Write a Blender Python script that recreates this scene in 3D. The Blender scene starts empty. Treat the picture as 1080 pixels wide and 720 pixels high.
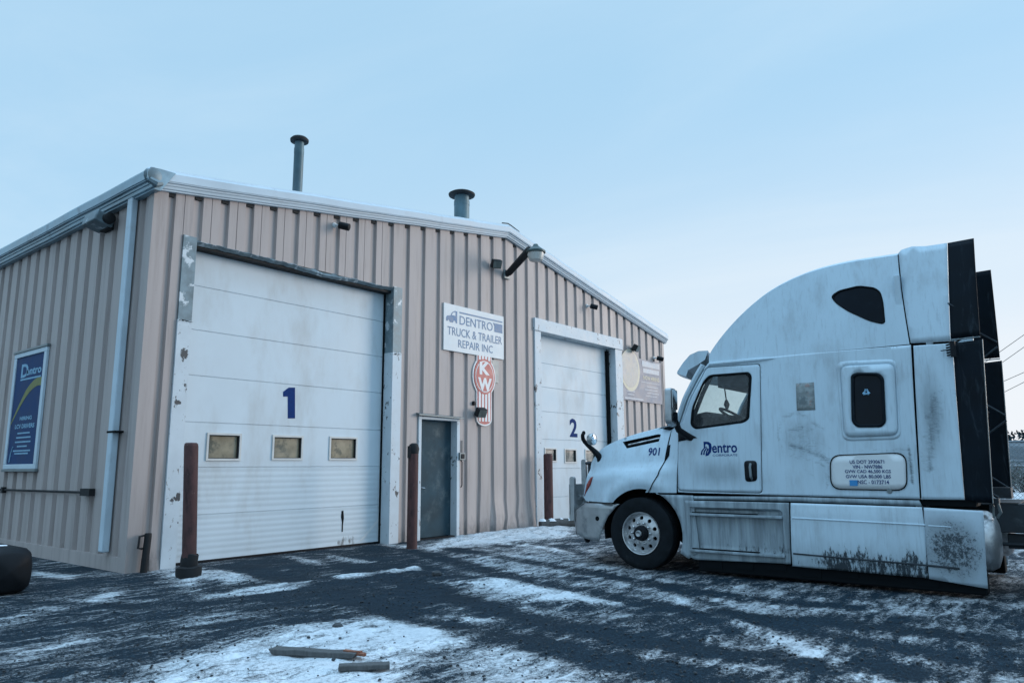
import bpy, bmesh, math, random
import numpy as np
from mathutils import Vector, Matrix, noise
from mathutils.geometry import delaunay_2d_cdt
random.seed(7)
PI = math.pi
S = bpy.context.scene
COL = S.collection
OFF = {}            # world offset of each parent, so parts can be given in world coordinates

# ------------------------------------------------------------------ materials
class NT:
    def __init__(s, tree): s.t = tree; s.t.nodes.clear()
    def n(s, typ, **kw):
        nd = s.t.nodes.new(typ)
        for k, v in kw.items():
            if k.startswith('i_'): nd.inputs[int(k[2:])].default_value = v
            else: setattr(nd, k, v)
        return nd
    def l(s, a, b): s.t.links.new(a, b)
    def val(s, sock, v):
        if hasattr(v, 'is_output'): s.l(v, sock)
        else: sock.default_value = v
    def math(s, op, a, b=0.0, clamp=False):
        nd = s.n('ShaderNodeMath', operation=op, use_clamp=clamp)
        s.val(nd.inputs[0], a); s.val(nd.inputs[1], b)
        return nd.outputs[0]
    def noise(s, vec, scale, detail=5, rough=.55, dist=0):
        nd = s.n('ShaderNodeTexNoise')
        s.l(vec, nd.inputs['Vector'])
        nd.inputs['Scale'].default_value = scale; nd.inputs['Detail'].default_value = detail
        nd.inputs['Roughness'].default_value = rough; nd.inputs['Distortion'].default_value = dist
        return nd.outputs[0]
    def mapv(s, vec, scale=(1, 1, 1), rot=(0, 0, 0), loc=(0, 0, 0)):
        nd = s.n('ShaderNodeMapping'); s.l(vec, nd.inputs[0])
        nd.inputs['Scale'].default_value = scale; nd.inputs['Rotation'].default_value = rot; nd.inputs['Location'].default_value = loc
        return nd.outputs[0]
    def rng(s, v, a, b, c=0., d=1.):
        nd = s.n('ShaderNodeMapRange'); nd.interpolation_type = 'SMOOTHSTEP'
        s.l(v, nd.inputs[0])
        for i, x in enumerate((a, b, c, d)): nd.inputs[i + 1].default_value = x
        return nd.outputs[0]
    def mix(s, f, a, b, typ='MIX'):
        nd = s.n('ShaderNodeMix', data_type='RGBA', blend_type=typ)
        s.val(nd.inputs[0], f)
        for i, x in ((6, a), (7, b)):
            if hasattr(x, 'is_output'): s.l(x, nd.inputs[i])
            else: nd.inputs[i].default_value = (x[0], x[1], x[2], 1)
        return nd.outputs[2]

def mat(name, col, rough=.6, metal=0., var=.12, vscale=3., stretch=(1, 1, 1), bump=0., bscale=40., bstretch=(1, 1, 1),
        dirt=(), spec=.5, coat=0., emit=0.):
    m = bpy.data.materials.new(name); m.use_nodes = True
    t = NT(m.node_tree)
    out = t.n('ShaderNodeOutputMaterial'); b = t.n('ShaderNodeBsdfPrincipled')
    t.l(b.outputs[0], out.inputs[0])
    tc = t.n('ShaderNodeTexCoord').outputs['Object']
    nz = t.noise(t.mapv(tc, stretch), vscale, 6)
    c = t.mix(t.rng(nz, .25, .75), [x * (1 - var) for x in col], [min(1, x * (1 + var * .7)) for x in col])
    r = None
    for d in dirt:
        dn = t.noise(t.mapv(tc, d.get('stretch', (1, 1, 1)), d.get('rot', (0, 0, 0)), d.get('loc', (0, 0, 0))), d.get('scale', 6.), d.get('detail', 8), d.get('rough', .65), d.get('dist', 0))
        if d.get('attr'):
            at = t.n('ShaderNodeAttribute', attribute_name=d['attr']).outputs['Fac']
            v = t.math('ADD', at, t.math('MULTIPLY', t.math('SUBTRACT', dn, .5), d.get('amp', 1.)))
        else: v = dn
        f = t.rng(v, d['lo'], d['hi'], 0, d.get('amt', 1))
        c = t.mix(f, c, d['col'])
        if 'r' in d:
            base = r if r is not None else rough
            mx = t.n('ShaderNodeMix', data_type='FLOAT')
            t.l(f, mx.inputs[0]); t.val(mx.inputs[2], base); mx.inputs[3].default_value = d['r']
            r = mx.outputs[0]
    t.l(c, b.inputs['Base Color'])
    if r is not None: t.l(r, b.inputs['Roughness'])
    else: t.l(t.rng(nz, .2, .8, max(.03, rough - .08), min(1, rough + .08)), b.inputs['Roughness'])
    b.inputs['Metallic'].default_value = metal; b.inputs['Specular IOR Level'].default_value = spec
    b.inputs['Coat Weight'].default_value = coat; b.inputs['Coat Roughness'].default_value = .15
    if bump:
        bp = t.n('ShaderNodeBump'); bp.inputs['Strength'].default_value = 1; bp.inputs['Distance'].default_value = bump
        t.l(t.noise(t.mapv(tc, bstretch), bscale, 5), bp.inputs['Height']); t.l(bp.outputs[0], b.inputs['Normal'])
    return m

def glass(name, tint, dirty=.12, thin=True):
    m = bpy.data.materials.new(name); m.use_nodes = True
    t = NT(m.node_tree)
    out = t.n('ShaderNodeOutputMaterial')
    tr = t.n('ShaderNodeBsdfTransparent'); tr.inputs[0].default_value = (*tint, 1)
    gl = t.n('ShaderNodeBsdfGlossy'); gl.inputs['Roughness'].default_value = .03
    df = t.n('ShaderNodeBsdfDiffuse'); df.inputs[0].default_value = (.5, .52, .54, 1)
    fr = t.n('ShaderNodeFresnel'); fr.inputs[0].default_value = 1.5
    m1 = t.n('ShaderNodeMixShader'); t.l(fr.outputs[0], m1.inputs[0]); t.l(tr.outputs[0], m1.inputs[1]); t.l(gl.outputs[0], m1.inputs[2])
    tc = t.n('ShaderNodeTexCoord').outputs['Object']
    f = t.rng(t.noise(tc, 14, 8, .7), .45, .75, dirty * .3, dirty)
    m2 = t.n('ShaderNodeMixShader'); t.l(f, m2.inputs[0]); t.l(m1.outputs[0], m2.inputs[1]); t.l(df.outputs[0], m2.inputs[2])
    t.l(m2.outputs[0], out.inputs[0])
    return m

GR = (.010, .017, .024)
M = {}
M['siding'] = mat('siding', (.41, .352, .333), .55, 0, .09, 1.2, (3, 3, .4), dirt=(
    dict(col=(.24, .20, .185), scale=2., stretch=(4, 4, .25), lo=.46, hi=.78, amt=.7),
    dict(col=(.10, .10, .10), attr='grime', amp=.9, scale=5, stretch=(1, 1, .5), lo=.40, hi=.85, amt=.75)))
M['groove_dark'] = mat('groove_shade', (.03, .03, .03), .9)
M['trim'] = mat('white_trim', (.50, .60, .67), .5, 0, .10, 1.5, (1, 1, 1), dirt=(
    dict(col=(.32, .36, .38), scale=2.2, lo=.56, hi=.8, amt=.55), dict(col=(.12, .12, .12), scale=9, lo=.68, hi=.76, amt=.5)))
M['gutter'] = mat('aged_gutter', (.26, .38, .45), .35, .3, .25, 1.5, (1, 1, 1), dirt=(
    dict(col=(.14, .19, .23), scale=2.6, lo=.5, hi=.72, amt=.8),))
M['door'] = mat('door_panel', (.575, .655, .705), .55, 0, .05, 1.2, (1, 1, 1), dirt=(
    dict(col=(.42, .44, .44), scale=1.6, stretch=(1, 1, .35), lo=.46, hi=.78, amt=.65),
    dict(col=(.05, .05, .05), attr='grime', amp=1.3, scale=7, stretch=(1.6, 1, .6), lo=.62, hi=.85, amt=.8)))
M['jamb'] = mat('chipped_jamb', (.56, .62, .66), .55, 0, .08, 3, dirt=(
    dict(col=(.03, .03, .032), scale=3.4, stretch=(1.2, 1.2, .8), lo=.615, hi=.63, amt=.95, detail=9),
    dict(col=(.10, .07, .055), scale=9, stretch=(1.5, 1.5, .7), lo=.62, hi=.67, amt=.8),))
M['galv'] = mat('galvanised', (.17, .23, .26), .5, .2, .35, 5, dirt=(dict(col=(.58, .64, .68), scale=4.5, lo=.56, hi=.61, amt=.85), dict(col=(.10, .13, .14), scale=3, stretch=(1, 1, .6), lo=.56, hi=.7, amt=.6)))
M['black'] = mat('black_plastic', (.008, .010, .013), .55, 0, .25, 8, spec=.18)
M['seam'] = mat('seam_dark', (.006, .008, .010), .8, spec=.1)
M['rubber'] = mat('tyre_rubber', (.009, .012, .015), .85, 0, .35, 9, spec=.15, bump=.002, bscale=60, dirt=(dict(col=(.10, .105, .11), scale=5, lo=.58, hi=.85, amt=.3),))
M['blue'] = mat('blue_lettering', (.008, .035, .15), .7, 0, .15, 20, spec=.1)
M['blue_faded'] = mat('faded_blue', (.06, .17, .32), .5, 0, .2, 12)
M['signwhite'] = mat('sign_white', (.66, .69, .70), .5, 0, .05, 3)
M['red'] = mat('emblem_red', (.38, .035, .035), .45, 0, .15, 6)
M['white'] = mat('emblem_white', (.72, .72, .72), .5, 0, .05, 6)
M['posterblue'] = mat('poster_blue', (.002, .034, .125), .75, 0, .2, 3)
M['posterpale'] = mat('poster_lettering', (.22, .42, .58), .7, 0, .2, 30)
M['posteryel'] = mat('poster_yellow', (.20, .21, .075), .7, 0, .2, 6)
M['faded'] = mat('faded_poster', (.16, .18, .235), .5, 0, .2, 3, dirt=(dict(col=(.26, .28, .33), scale=2.5, lo=.45, hi=.7, amt=.5),))
M['fadedlight'] = mat('faded_print', (.46, .49, .53), .5, 0, .25, 7)
M['fadedglobe'] = mat('faded_globe', (.47, .43, .38), .5, 0, .3, 4, dirt=(dict(col=(.33, .34, .37), scale=3, lo=.5, hi=.6, amt=.7),))
M['fadedyel'] = mat('faded_yellow', (.58, .52, .38), .5, 0, .15, 9)
M['rust'] = mat('red_painted_rust', (.085, .036, .034), .8, 0, .35, 5, (2, 2, .8), bump=.004, bscale=25, dirt=(
    dict(col=(.032, .016, .016), scale=5, stretch=(2, 2, .6), lo=.5, hi=.68, amt=.8), dict(col=(.23, .15, .13), scale=14, stretch=(1, 1, .6), lo=.66, hi=.75, amt=.6)))
M['iron'] = mat('dark_iron', (.010, .011, .013), .75, .1, .3, 12, bump=.004, bscale=30)
M['entry'] = mat('entry_door_paint', (.035, .068, .088), .6, .1, .3, 2, dirt=(dict(col=(.11, .15, .165), scale=2.2, lo=.48, hi=.72, amt=.75), dict(col=(.03, .04, .05), scale=4, lo=.56, hi=.75, amt=.6)), spec=.12)
M['grey'] = mat('grey_metal', (.16, .19, .2), .45, .3, .25, 6)
M['steelpipe'] = mat('galvanised_flue', (.10, .17, .20), .5, .3, .3, 4, (1, 1, .5), dirt=(dict(col=(.09, .13, .15), scale=3, stretch=(2, 2, .4), lo=.48, hi=.7, amt=.8),))
M['greenlamp'] = mat('lamp_green', (.035, .065, .065), .5, .1, .2, 6)
M['lens'] = mat('frosted_lens', (.50, .50, .47), .3, 0, .1, 8)
M['tan'] = mat('tan_pane', (.30, .25, .17), .12, 0, .35, 3.5, dirt=(dict(col=(.10, .10, .08), scale=5, lo=.52, hi=.66, amt=.8), dict(col=(.40, .38, .33), scale=7, lo=.66, hi=.75, amt=.6)), coat=.4)  # darker and paler mottling painted in for reflections on the pane
M['darkpane'] = mat('dim_pane', (.15, .17, .16), .15, 0, .35, 5)
M['wood'] = mat('weathered_wood', (.085, .085, .085), .85, 0, .3, 8, (6, 6, .7), bump=.004, bscale=30, bstretch=(6, 6, .6))
M['cutwood'] = mat('broken_wood', (.25, .10, .06), .85, 0, .4, 20, dirt=(dict(col=(.12, .03, .02), scale=12, lo=.5, hi=.6, amt=.8),))
M['snow'] = mat('snow', (.78, .80, .83), .8, 0, .06, 6, bump=.01, bscale=30)
M['truck'] = mat('truck_paint', (.51, .63, .705), .45, 0, .07, 1.2, (1, 1, .5), coat=.15, dirt=(
    dict(col=(.20, .24, .27), scale=7, stretch=(5, 5, .3), lo=.50, hi=.82, amt=.45, r=.65),
    dict(col=(.27, .30, .32), scale=2.2, stretch=(2, 2, .8), lo=.46, hi=.78, amt=.45, r=.6),
    dict(col=(.12, .15, .17), attr='swirl', amp=.55, scale=4, stretch=(3, 3, .6), lo=.18, hi=1.15, amt=.8, r=.65),
    dict(col=(.055, .075, .09), attr='smear', amp=1.3, scale=9, stretch=(1, 1.0, 2.2), rot=(.5, 0, 0), dist=1.2, rough=.75, lo=.42, hi=1.05, amt=.88, r=.7),
    dict(col=GR, attr='grime', amp=2.6, scale=13, stretch=(1, 1.4, .45), rough=.82, lo=.72, hi=.98, amt=.95, r=.85),
    dict(col=(.04, .045, .05), scale=34, stretch=(1, 1, .8), rough=.8, lo=.70, hi=.76, amt=.5, r=.8)))
M['skirtdirty'] = mat('skirt_paint', (.31, .38, .42), .45, 0, .12, 1.5, (1, 1, .5), dirt=(
    dict(col=(.14, .17, .19), scale=3.2, stretch=(3, 3, .3), lo=.34, hi=.68, amt=.85, r=.6),
    dict(col=GR, attr='grime', amp=2.2, scale=11, stretch=(1, 1.5, .4), rough=.82, lo=.66, hi=1.0, amt=.95, r=.85),
    dict(col=(.04, .045, .05), scale=34, stretch=(1, 1, .8), rough=.8, lo=.68, hi=.75, amt=.5, r=.8)))
M['rearskirt'] = mat('speckled_skirt', (.45, .55, .62), .45, 0, .08, 1.2, dirt=(
    dict(col=(.28, .31, .33), scale=3.0, stretch=(3, 3, .35), lo=.5, hi=.8, amt=.5, r=.6),
    dict(col=(.16, .19, .21), attr='grime', amp=.6, scale=3, lo=.2, hi=.8, amt=.65, r=.7),
    dict(col=(.03, .04, .05), attr='grime', amp=2.7, scale=22, rough=.85, lo=.66, hi=.95, amt=.95, r=.85)))
M['extblack'] = mat('black_rubber_fairing', (.004, .008, .013), .6, 0, .3, 3, spec=.12, dirt=(dict(col=(.055, .075, .095), scale=2.2, stretch=(1, 3, .6), dist=2.0, lo=.55, hi=.85, amt=.55),))
M['alloy'] = mat('polished_rim', (.55, .56, .57), .33, .75, .15, 8, dirt=(dict(col=(.16, .17, .18), scale=7, lo=.48, hi=.72, amt=.7, r=.7),))
M['chromedull'] = mat('dull_chrome', (.42, .44, .45), .35, .65, .15, 3, dirt=(dict(col=(.17, .19, .20), scale=4, lo=.45, hi=.75, amt=.7, r=.65),))
M['chrome'] = mat('chrome', (.7, .72, .74), .1, 1, .05, 8)
M['frame'] = mat('chassis_grime', (.022, .030, .038), .7, .1, .4, 4, dirt=(dict(col=(.10, .12, .135), scale=5, lo=.52, hi=.75, amt=.5),))
M['lamp_red'] = mat('amber_lamp', (.30, .05, .04), .2, 0, .2, 10)
M['cabin'] = mat('cabin_interior', (.014, .017, .020), .8, 0, .2, 5)
M['headlining'] = mat('headlining', (.018, .022, .026), .9, 0, .2, 5)
M['darkglass'] = mat('dark_glass', (.003, .006, .011), .12, 0, .3, 3, spec=.14, dirt=(dict(col=(.05, .06, .07), scale=6, lo=.55, hi=.85, amt=.15, r=.4),))
M['sticker'] = mat('faded_sticker', (.27, .30, .30), .6, 0, .3, 14, dirt=(dict(col=(.10, .13, .14), scale=9, lo=.48, hi=.6, amt=.8), dict(col=(.27, .17, .15), scale=12, loc=(2, 3, 1), lo=.58, hi=.66, amt=.8)))
M['glass'] = glass('clear_glass', (.72, .82, .84), .16)
M['glassfar'] = glass('streaked_glass', (.80, .90, .92), .35)
M['spray'] = mat('blue_spray', (.10, .24, .34), .6, 0, .2, 8)

# ------------------------------------------------------------------ mesh helpers
class MB:
    def __init__(s): s.v = []; s.f = []; s.m = []; s.at = {}
    def add(s, vs, fs, mi=0):
        o = len(s.v); s.v += [tuple(v) for v in vs]
        for f in fs: s.f.append(tuple(o + i for i in f)); s.m.append(mi)
        return o
    def box(s, a, b, mi=0):
        x0, y0, z0 = a; x1, y1, z1 = b
        s.add([(x, y, z) for x in (x0, x1) for y in (y0, y1) for z in (z0, z1)],
              [(0, 1, 3, 2), (4, 6, 7, 5), (0, 4, 5, 1), (2, 3, 7, 6), (0, 2, 6, 4), (1, 5, 7, 3)], mi)
    def obox(s, c, size, rot, mi=0):
        h = [x / 2 for x in size]; c = Vector(c)
        s.add([c + rot @ Vector((x, y, z)) for x in (-h[0], h[0]) for y in (-h[1], h[1]) for z in (-h[2], h[2])],
              [(0, 1, 3, 2), (4, 6, 7, 5), (0, 4, 5, 1), (2, 3, 7, 6), (0, 2, 6, 4), (1, 5, 7, 3)], mi)
    def tube(s, pts, r, n=12, mi=0, caps=True):
        pts = [Vector(p) for p in pts]; rs = r if isinstance(r, (list, tuple)) else [r] * len(pts)
        rings = []; up = None
        for i, p in enumerate(pts):
            d = (pts[min(i + 1, len(pts) - 1)] - pts[max(i - 1, 0)]).normalized()
            if up is None: up = d.orthogonal().normalized()
            up = (up - d * up.dot(d)).normalized(); w = d.cross(up)
            rings.append([p + (up * math.cos(2 * PI * k / n) + w * math.sin(2 * PI * k / n)) * rs[i] for k in range(n)])
        fs = [(i * n + k, i * n + (k + 1) % n, (i + 1) * n + (k + 1) % n, (i + 1) * n + k) for i in range(len(pts) - 1) for k in range(n)]
        if caps: fs += [tuple(range(n))[::-1], tuple((len(pts) - 1) * n + k for k in range(n))]
        s.add([v for ring in rings for v in ring], fs, mi)
    def lathe(s, prof, c=(0, 0, 0), axis='z', n=32, mi=0):
        vs = []
        for a, r in prof:
            for k in range(n):
                x, y = r * math.cos(2 * PI * k / n), r * math.sin(2 * PI * k / n)
                p = {'z': (x, y, a), 'x': (a, x, y), 'y': (y, a, x)}[axis]
                vs.append((p[0] + c[0], p[1] + c[1], p[2] + c[2]))
        s.add(vs, [(i * n + k, i * n + (k + 1) % n, (i + 1) * n + (k + 1) % n, (i + 1) * n + k) for i in range(len(prof) - 1) for k in range(n)], mi)
    def prism(s, poly, f0, f1, mi=0):
        n = len(poly)
        s.add([f0(*p) for p in poly] + [f1(*p) for p in poly],
              [tuple(range(n))[::-1], tuple(range(n, 2 * n))] + [(i, (i + 1) % n, n + (i + 1) % n, n + i) for i in range(n)], mi)
    def build(s, name, mats, parent=None, smooth=35, bevel=0., recalc=True, weld=False):
        if not isinstance(mats, (list, tuple)): mats = [mats]
        o3 = OFF.get(parent.name if parent else None, Vector((0, 0, 0)))
        me = bpy.data.meshes.new(name)
        me.from_pydata([(v[0] - o3.x, v[1] - o3.y, v[2] - o3.z) for v in s.v], [], s.f)
        for m in mats: me.materials.append(m)
        me.polygons.foreach_set('material_index', s.m)
        for k, vals in s.at.items():
            a = me.attributes.new(k, 'FLOAT', 'POINT'); a.data.foreach_set('value', vals)
        if recalc or weld:
            bm = bmesh.new(); bm.from_mesh(me)
            if weld: bmesh.ops.remove_doubles(bm, verts=bm.verts, dist=.0015)
            if recalc: bmesh.ops.recalc_face_normals(bm, faces=bm.faces)
            bm.to_mesh(me); bm.free()
        if smooth:
            me.shade_smooth(); me.set_sharp_from_angle(angle=math.radians(smooth))
        o = bpy.data.objects.new(name, me); COL.objects.link(o)
        if parent:
            o.parent = parent; OFF[o.name] = o3
        if bevel:
            b = o.modifiers.new('bevel', 'BEVEL'); b.width = bevel; b.segments = 2; b.limit_method = 'ANGLE'; b.angle_limit = .7
        return o
    def attr(s, k, fn): s.at[k] = [float(fn(*v)) for v in s.v]

def thing(name, label, cat, loc=(0, 0, 0), group=None, rz=0.):
    o = bpy.data.objects.new(name, None); COL.objects.link(o)
    o.location = loc; o.rotation_euler = (0, 0, rz); o.empty_display_size = .2
    o['label'] = label; o['category'] = cat
    if group: o['group'] = group
    OFF[o.name] = Vector(loc) if rz == 0 else Vector((0, 0, 0))
    return o
def tag(o, label, cat, group=None):
    o['label'] = label; o['category'] = cat
    if group: o['group'] = group
    return o
def rebase(o):      # put a single mesh thing's origin at its base
    me = o.data; co = [v.co for v in me.vertices]
    c = Vector((sum(v.x for v in co) / len(co), sum(v.y for v in co) / len(co), min(v.z for v in co)))
    me.transform(Matrix.Translation(-c)); o.location = c
    return o

def explode(o, gap=.012):
    """separate pieces of one mesh become objects of their own, same name and parent"""
    me = o.data; n = len(me.vertices); par = list(range(n))
    def find(i):
        while par[i] != i: par[i] = par[par[i]]; i = par[i]
        return i
    for e in me.edges:
        a, b = find(e.vertices[0]), find(e.vertices[1])
        if a != b: par[a] = b
    comp = {}
    for i in range(n): comp.setdefault(find(i), []).append(i)
    C = []
    for ids in comp.values():
        co = [me.vertices[i].co for i in ids]
        C.append([ids, [min(c[k] for c in co) - gap for k in range(3)], [max(c[k] for c in co) + gap for k in range(3)]])
    again = True
    while again:
        again = False
        for i in range(len(C)):
            for j in range(i + 1, len(C)):
                if all(C[i][1][k] < C[j][2][k] and C[j][1][k] < C[i][2][k] for k in range(3)):
                    C[i] = [C[i][0] + C[j][0], [min(C[i][1][k], C[j][1][k]) for k in range(3)], [max(C[i][2][k], C[j][2][k]) for k in range(3)]]; del C[j]; again = True; break
            if again: break
    if len(C) < 2: return
    for q, (ids, lo, hi) in enumerate(C):
        keep = set(ids); m2 = me.copy(); bm = bmesh.new(); bm.from_mesh(m2); bm.verts.ensure_lookup_table()
        bmesh.ops.delete(bm, geom=[v for v in bm.verts if v.index not in keep], context='VERTS'); bm.to_mesh(m2); bm.free()
        if q == 0: first = m2
        else:
            c = o.copy(); c.data = m2; COL.objects.link(c); c.parent = o.parent
    o.data = first

def rrect(x0, x1, z0, z1, r, n=5):
    out = []
    for cx, cz, a0 in ((x1 - r, z1 - r, 0), (x0 + r, z1 - r, 90), (x0 + r, z0 + r, 180), (x1 - r, z0 + r, 270)):
        for k in range(n + 1):
            a = math.radians(a0 + 90 * k / n); out.append((cx + r * math.cos(a), cz + r * math.sin(a)))
    return out
def rpoly(poly, r, n=4):    # round the corners of a polygon
    out = []; N = len(poly)
    for i in range(N):
        p = Vector(poly[i]); a = Vector(poly[i - 1]) - p; b = Vector(poly[(i + 1) % N]) - p
        q = min(r, a.length * .45, b.length * .45)
        A = p + a.normalized() * q; B = p + b.normalized() * q
        for k in range(n + 1):
            t = k / n; out.append(tuple(A * (1 - t) ** 2 + p * 2 * t * (1 - t) + B * t * t))
    return out
def dens(poly, step, closed=True):
    out = []; N = len(poly)
    for i in range(N if closed else N - 1):
        a = Vector(poly[i]); b = Vector(poly[(i + 1) % N]); k = max(1, int(math.ceil((b - a).length / step)))
        for j in range(k): out.append(tuple(a + (b - a) * (j / k)))
    if not closed: out.append(tuple(poly[-1]))
    return out
def inside(p, poly):
    x, y = p; c = False; N = len(poly)
    for i in range(N):
        x0, y0 = poly[i]; x1, y1 = poly[i - 1]
        if (y0 > y) != (y1 > y) and x < (x1 - x0) * (y - y0) / (y1 - y0) + x0: c = not c
    return c
def area(poly): return sum(poly[i - 1][0] * poly[i][1] - poly[i][0] * poly[i - 1][1] for i in range(len(poly))) / 2
def sheet(outline, holes, step):
    """triangulated 2-D sheet: points and counter-clockwise triangles"""
    o = dens(outline, step); hs = [dens(h, min(step, .03)) for h in holes]
    pts = [Vector(p) for p in o]; ed = [(i, (i + 1) % len(o)) for i in range(len(o))]
    for h in hs:
        b = len(pts); pts += [Vector(p) for p in h]; ed += [(b + i, b + (i + 1) % len(h)) for i in range(len(h))]
    xs = [p[0] for p in o]; ys = [p[1] for p in o]
    nb = list(pts)
    ix = int((max(xs) - min(xs)) / step) + 1; iy = int((max(ys) - min(ys)) / step) + 1
    for i in range(1, ix):
        for j in range(1, iy):
            p = (min(xs) + i * step, min(ys) + j * step)
            if inside(p, o) and not any(inside(p, h) for h in hs):
                v = Vector(p)
                if min((v - q).length_squared for q in nb) > (step * .4) ** 2: pts.append(v)
    r = delaunay_2d_cdt([Vector((p[0], p[1])) for p in pts], ed, [], 0, 1e-6)
    V = [tuple(v) for v in r[0]]; T = []
    for f in r[2]:
        c = (sum(V[i][0] for i in f) / len(f), sum(V[i][1] for i in f) / len(f))
        if inside(c, o) and not any(inside(c, h) for h in hs):
            f = tuple(f)
            if area([V[i] for i in f]) < 0: f = f[::-1]
            T.append(f)
    return V, T

FONT = None
def text2d(body, bold=0.012, res=3):
    cu = bpy.data.curves.new('t', 'FONT'); cu.body = body; cu.size = 1; cu.offset = bold; cu.resolution_u = res; cu.fill_mode = 'FRONT'
    cu.align_x = 'LEFT'
    o = bpy.data.objects.new('t', cu); COL.objects.link(o)
    me = bpy.data.meshes.new_from_object(o.evaluated_get(bpy.context.evaluated_depsgraph_get()))
    V = [(v.co.x, v.co.y) for v in me.vertices]; F = [tuple(p.vertices) for p in me.polygons]
    bpy.data.objects.remove(o); bpy.data.curves.remove(cu); bpy.data.meshes.remove(me)
    return V, F
def put_text(mb, body, x0, x1, z0, z1, fn, mi=0, bold=.012, shear=0.):
    """fit text into the rectangle; fn(x, z) gives the 3-D point"""
    V, F = text2d(body, bold)
    ax, bx = min(v[0] for v in V), max(v[0] for v in V); ay, by = min(v[1] for v in V), max(v[1] for v in V)
    vs = []
    for x, y in V:
        u = (x - ax) / (bx - ax); w = (y - ay) / (by - ay)
        vs.append(fn(x0 + (x1 - x0) * u + shear * w, z0 + (z1 - z0) * w))
    mb.add(vs, F, mi)

# ================================================================== THE GARAGE
WY = 11.04; XL = 4.95; XR = 21.68; RX = 13.5; DEPTH = 30.
def rake(x):    # underside of the rake trim
    return 5.68 + (7.02 - 5.68) * (x - 4.87) / (RX - 4.87) if x < RX else 7.02 + (5.42 - 7.02) * (x - RX) / (21.74 - RX)
G = thing('repair_garage', 'pale pinkish corrugated metal garage with two numbered white overhead doors', 'building', (XL, WY, 0))
D1 = (5.66, 9.86, 5.06); D2 = (14.88, 18.55, 4.86); ED = (10.62, 11.86, 2.50)
openings = [(D1[0], D1[1], -1, D1[2]), (D2[0], D2[1], -1, D2[2]), (ED[0], ED[1], -1, ED[2])]

def corrug(mb, line, tops, z0, step, opens, pt, grime):
    """line: list of (a, depth) breakpoints along a wall; vertical strips between them, minus the openings"""
    A = list(line)
    for o in opens:
        for e in o[:2]:
            for i in range(len(A) - 1):
                if A[i][0] < e < A[i + 1][0]:
                    t = (e - A[i][0]) / (A[i + 1][0] - A[i][0]); A.insert(i + 1, (e, A[i][1] + t * (A[i + 1][1] - A[i][1]))); break
    g = []
    for i in range(len(A) - 1):
        (a0, d0), (a1, d1) = A[i], A[i + 1]
        mid = (a0 + a1) / 2; lo = z0
        for o in opens:
            if o[0] - 1e-4 < mid < o[1] + 1e-4: lo = o[3]
        zs0 = [lo + (tops(a0) - lo) * k / step for k in range(step + 1)]; zs1 = [lo + (tops(a1) - lo) * k / step for k in range(step + 1)]
        vs = []
        for k in range(step + 1): vs += [pt(a0, d0, zs0[k]), pt(a1, d1, zs1[k])]
        mb.add(vs, [(2 * k, 2 * k + 1, 2 * k + 3, 2 * k + 2) for k in range(step)])
    mb.attr('grime', grime)

# --- front wall: wide flats with narrow recessed grooves, dented near the ground beside the entry door
grooves = [5.20 + .4572 * k for k in range(18)] + [13.43 + .444 * k for k in range(19)]
line = [(XL, 0)]
for g in grooves:
    w = .08
    if g - w - .03 <= XL or g + w + .03 >= XR: continue
    if 5.6 < g < 9.9: line += [(g - .235, 0), (g - .232, .012), (g - .226, .012), (g - .223, 0)]
    line += [(g - w, 0), (g - w + .02, .047), (g + w - .02, .047), (g + w, 0)]
line.append((XR, 0)); line.sort()
def dent(x, z):
    k = max(0, 1 - z / 1.1) * max(0, min(1, (x - 12.0) / .5)) * max(0, min(1, (14.8 - x) / .5))
    k += .4 * max(0, 1 - z / .5)
    q = noise.noise(Vector((x * 2.6, z * 1.3, 3.1)))
    return k * .07 * q, k * .13 * noise.noise(Vector((x * 3.2, z * 1.7, 9.4)))
def fpt(x, d, z):
    a, b = dent(x, z); w = .003 * noise.noise(Vector((x * .8, z * .5, 1)))
    return (x + (a if XL + .2 < x < XR - .2 and not any(abs(x - o[i]) < .04 for o in openings for i in (0, 1)) else 0), WY + d + b + w, z)
def fgrime(x, y, z): return .62 * max(0, 1 - z / .9) + .12 * max(0, 1 - abs(x - 12.9) / 1.5) * max(0, 1 - z / 1.6)
mb = MB(); corrug(mb, line, lambda x: rake(x) + .05, -.1, 18, openings, fpt, fgrime)
mb.build('front_wall', M['siding'], G, smooth=20, recalc=False)
# dark blocks painting in the shaded gaps where the grooves run up under the trim
mb = MB()
for g in grooves:
    if g - .12 > XL and g + .12 < XR: mb.box((g - .058, WY + .012, rake(g) - .055), (g + .058, WY + .041, rake(g) + .03))
explode(mb.build('shade_block', M['groove_dark'], G, smooth=0))

# --- side wall facing the yard's left edge
line = [(WY, 0)]; y = WY + .36
while y < WY + DEPTH - .4:
    line += [(y - .10, 0), (y - .075, .06), (y + .075, .06), (y + .10, 0)]; y += .485
line.append((WY + DEPTH, 0))
mb = MB(); corrug(mb, line, lambda y: 5.9, .17, 12, [], lambda y, d, z: (XL + d, y, z), lambda x, y, z: .45 * max(0, 1 - (z - .17) / .9))
mb.add([(XL - .012, WY, .2), (XL - .012, WY + DEPTH, .2), (XL - .012, WY + DEPTH, -.1), (XL - .012, WY, -.1), (XL + .05, WY, .2), (XL + .05, WY + DEPTH, .2)], [(0, 3, 2, 1), (0, 1, 5, 4)])
mb.at['grime'] += [.25] * 6
mb.build('side_wall', M['siding'], G, smooth=20, recalc=False)
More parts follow.
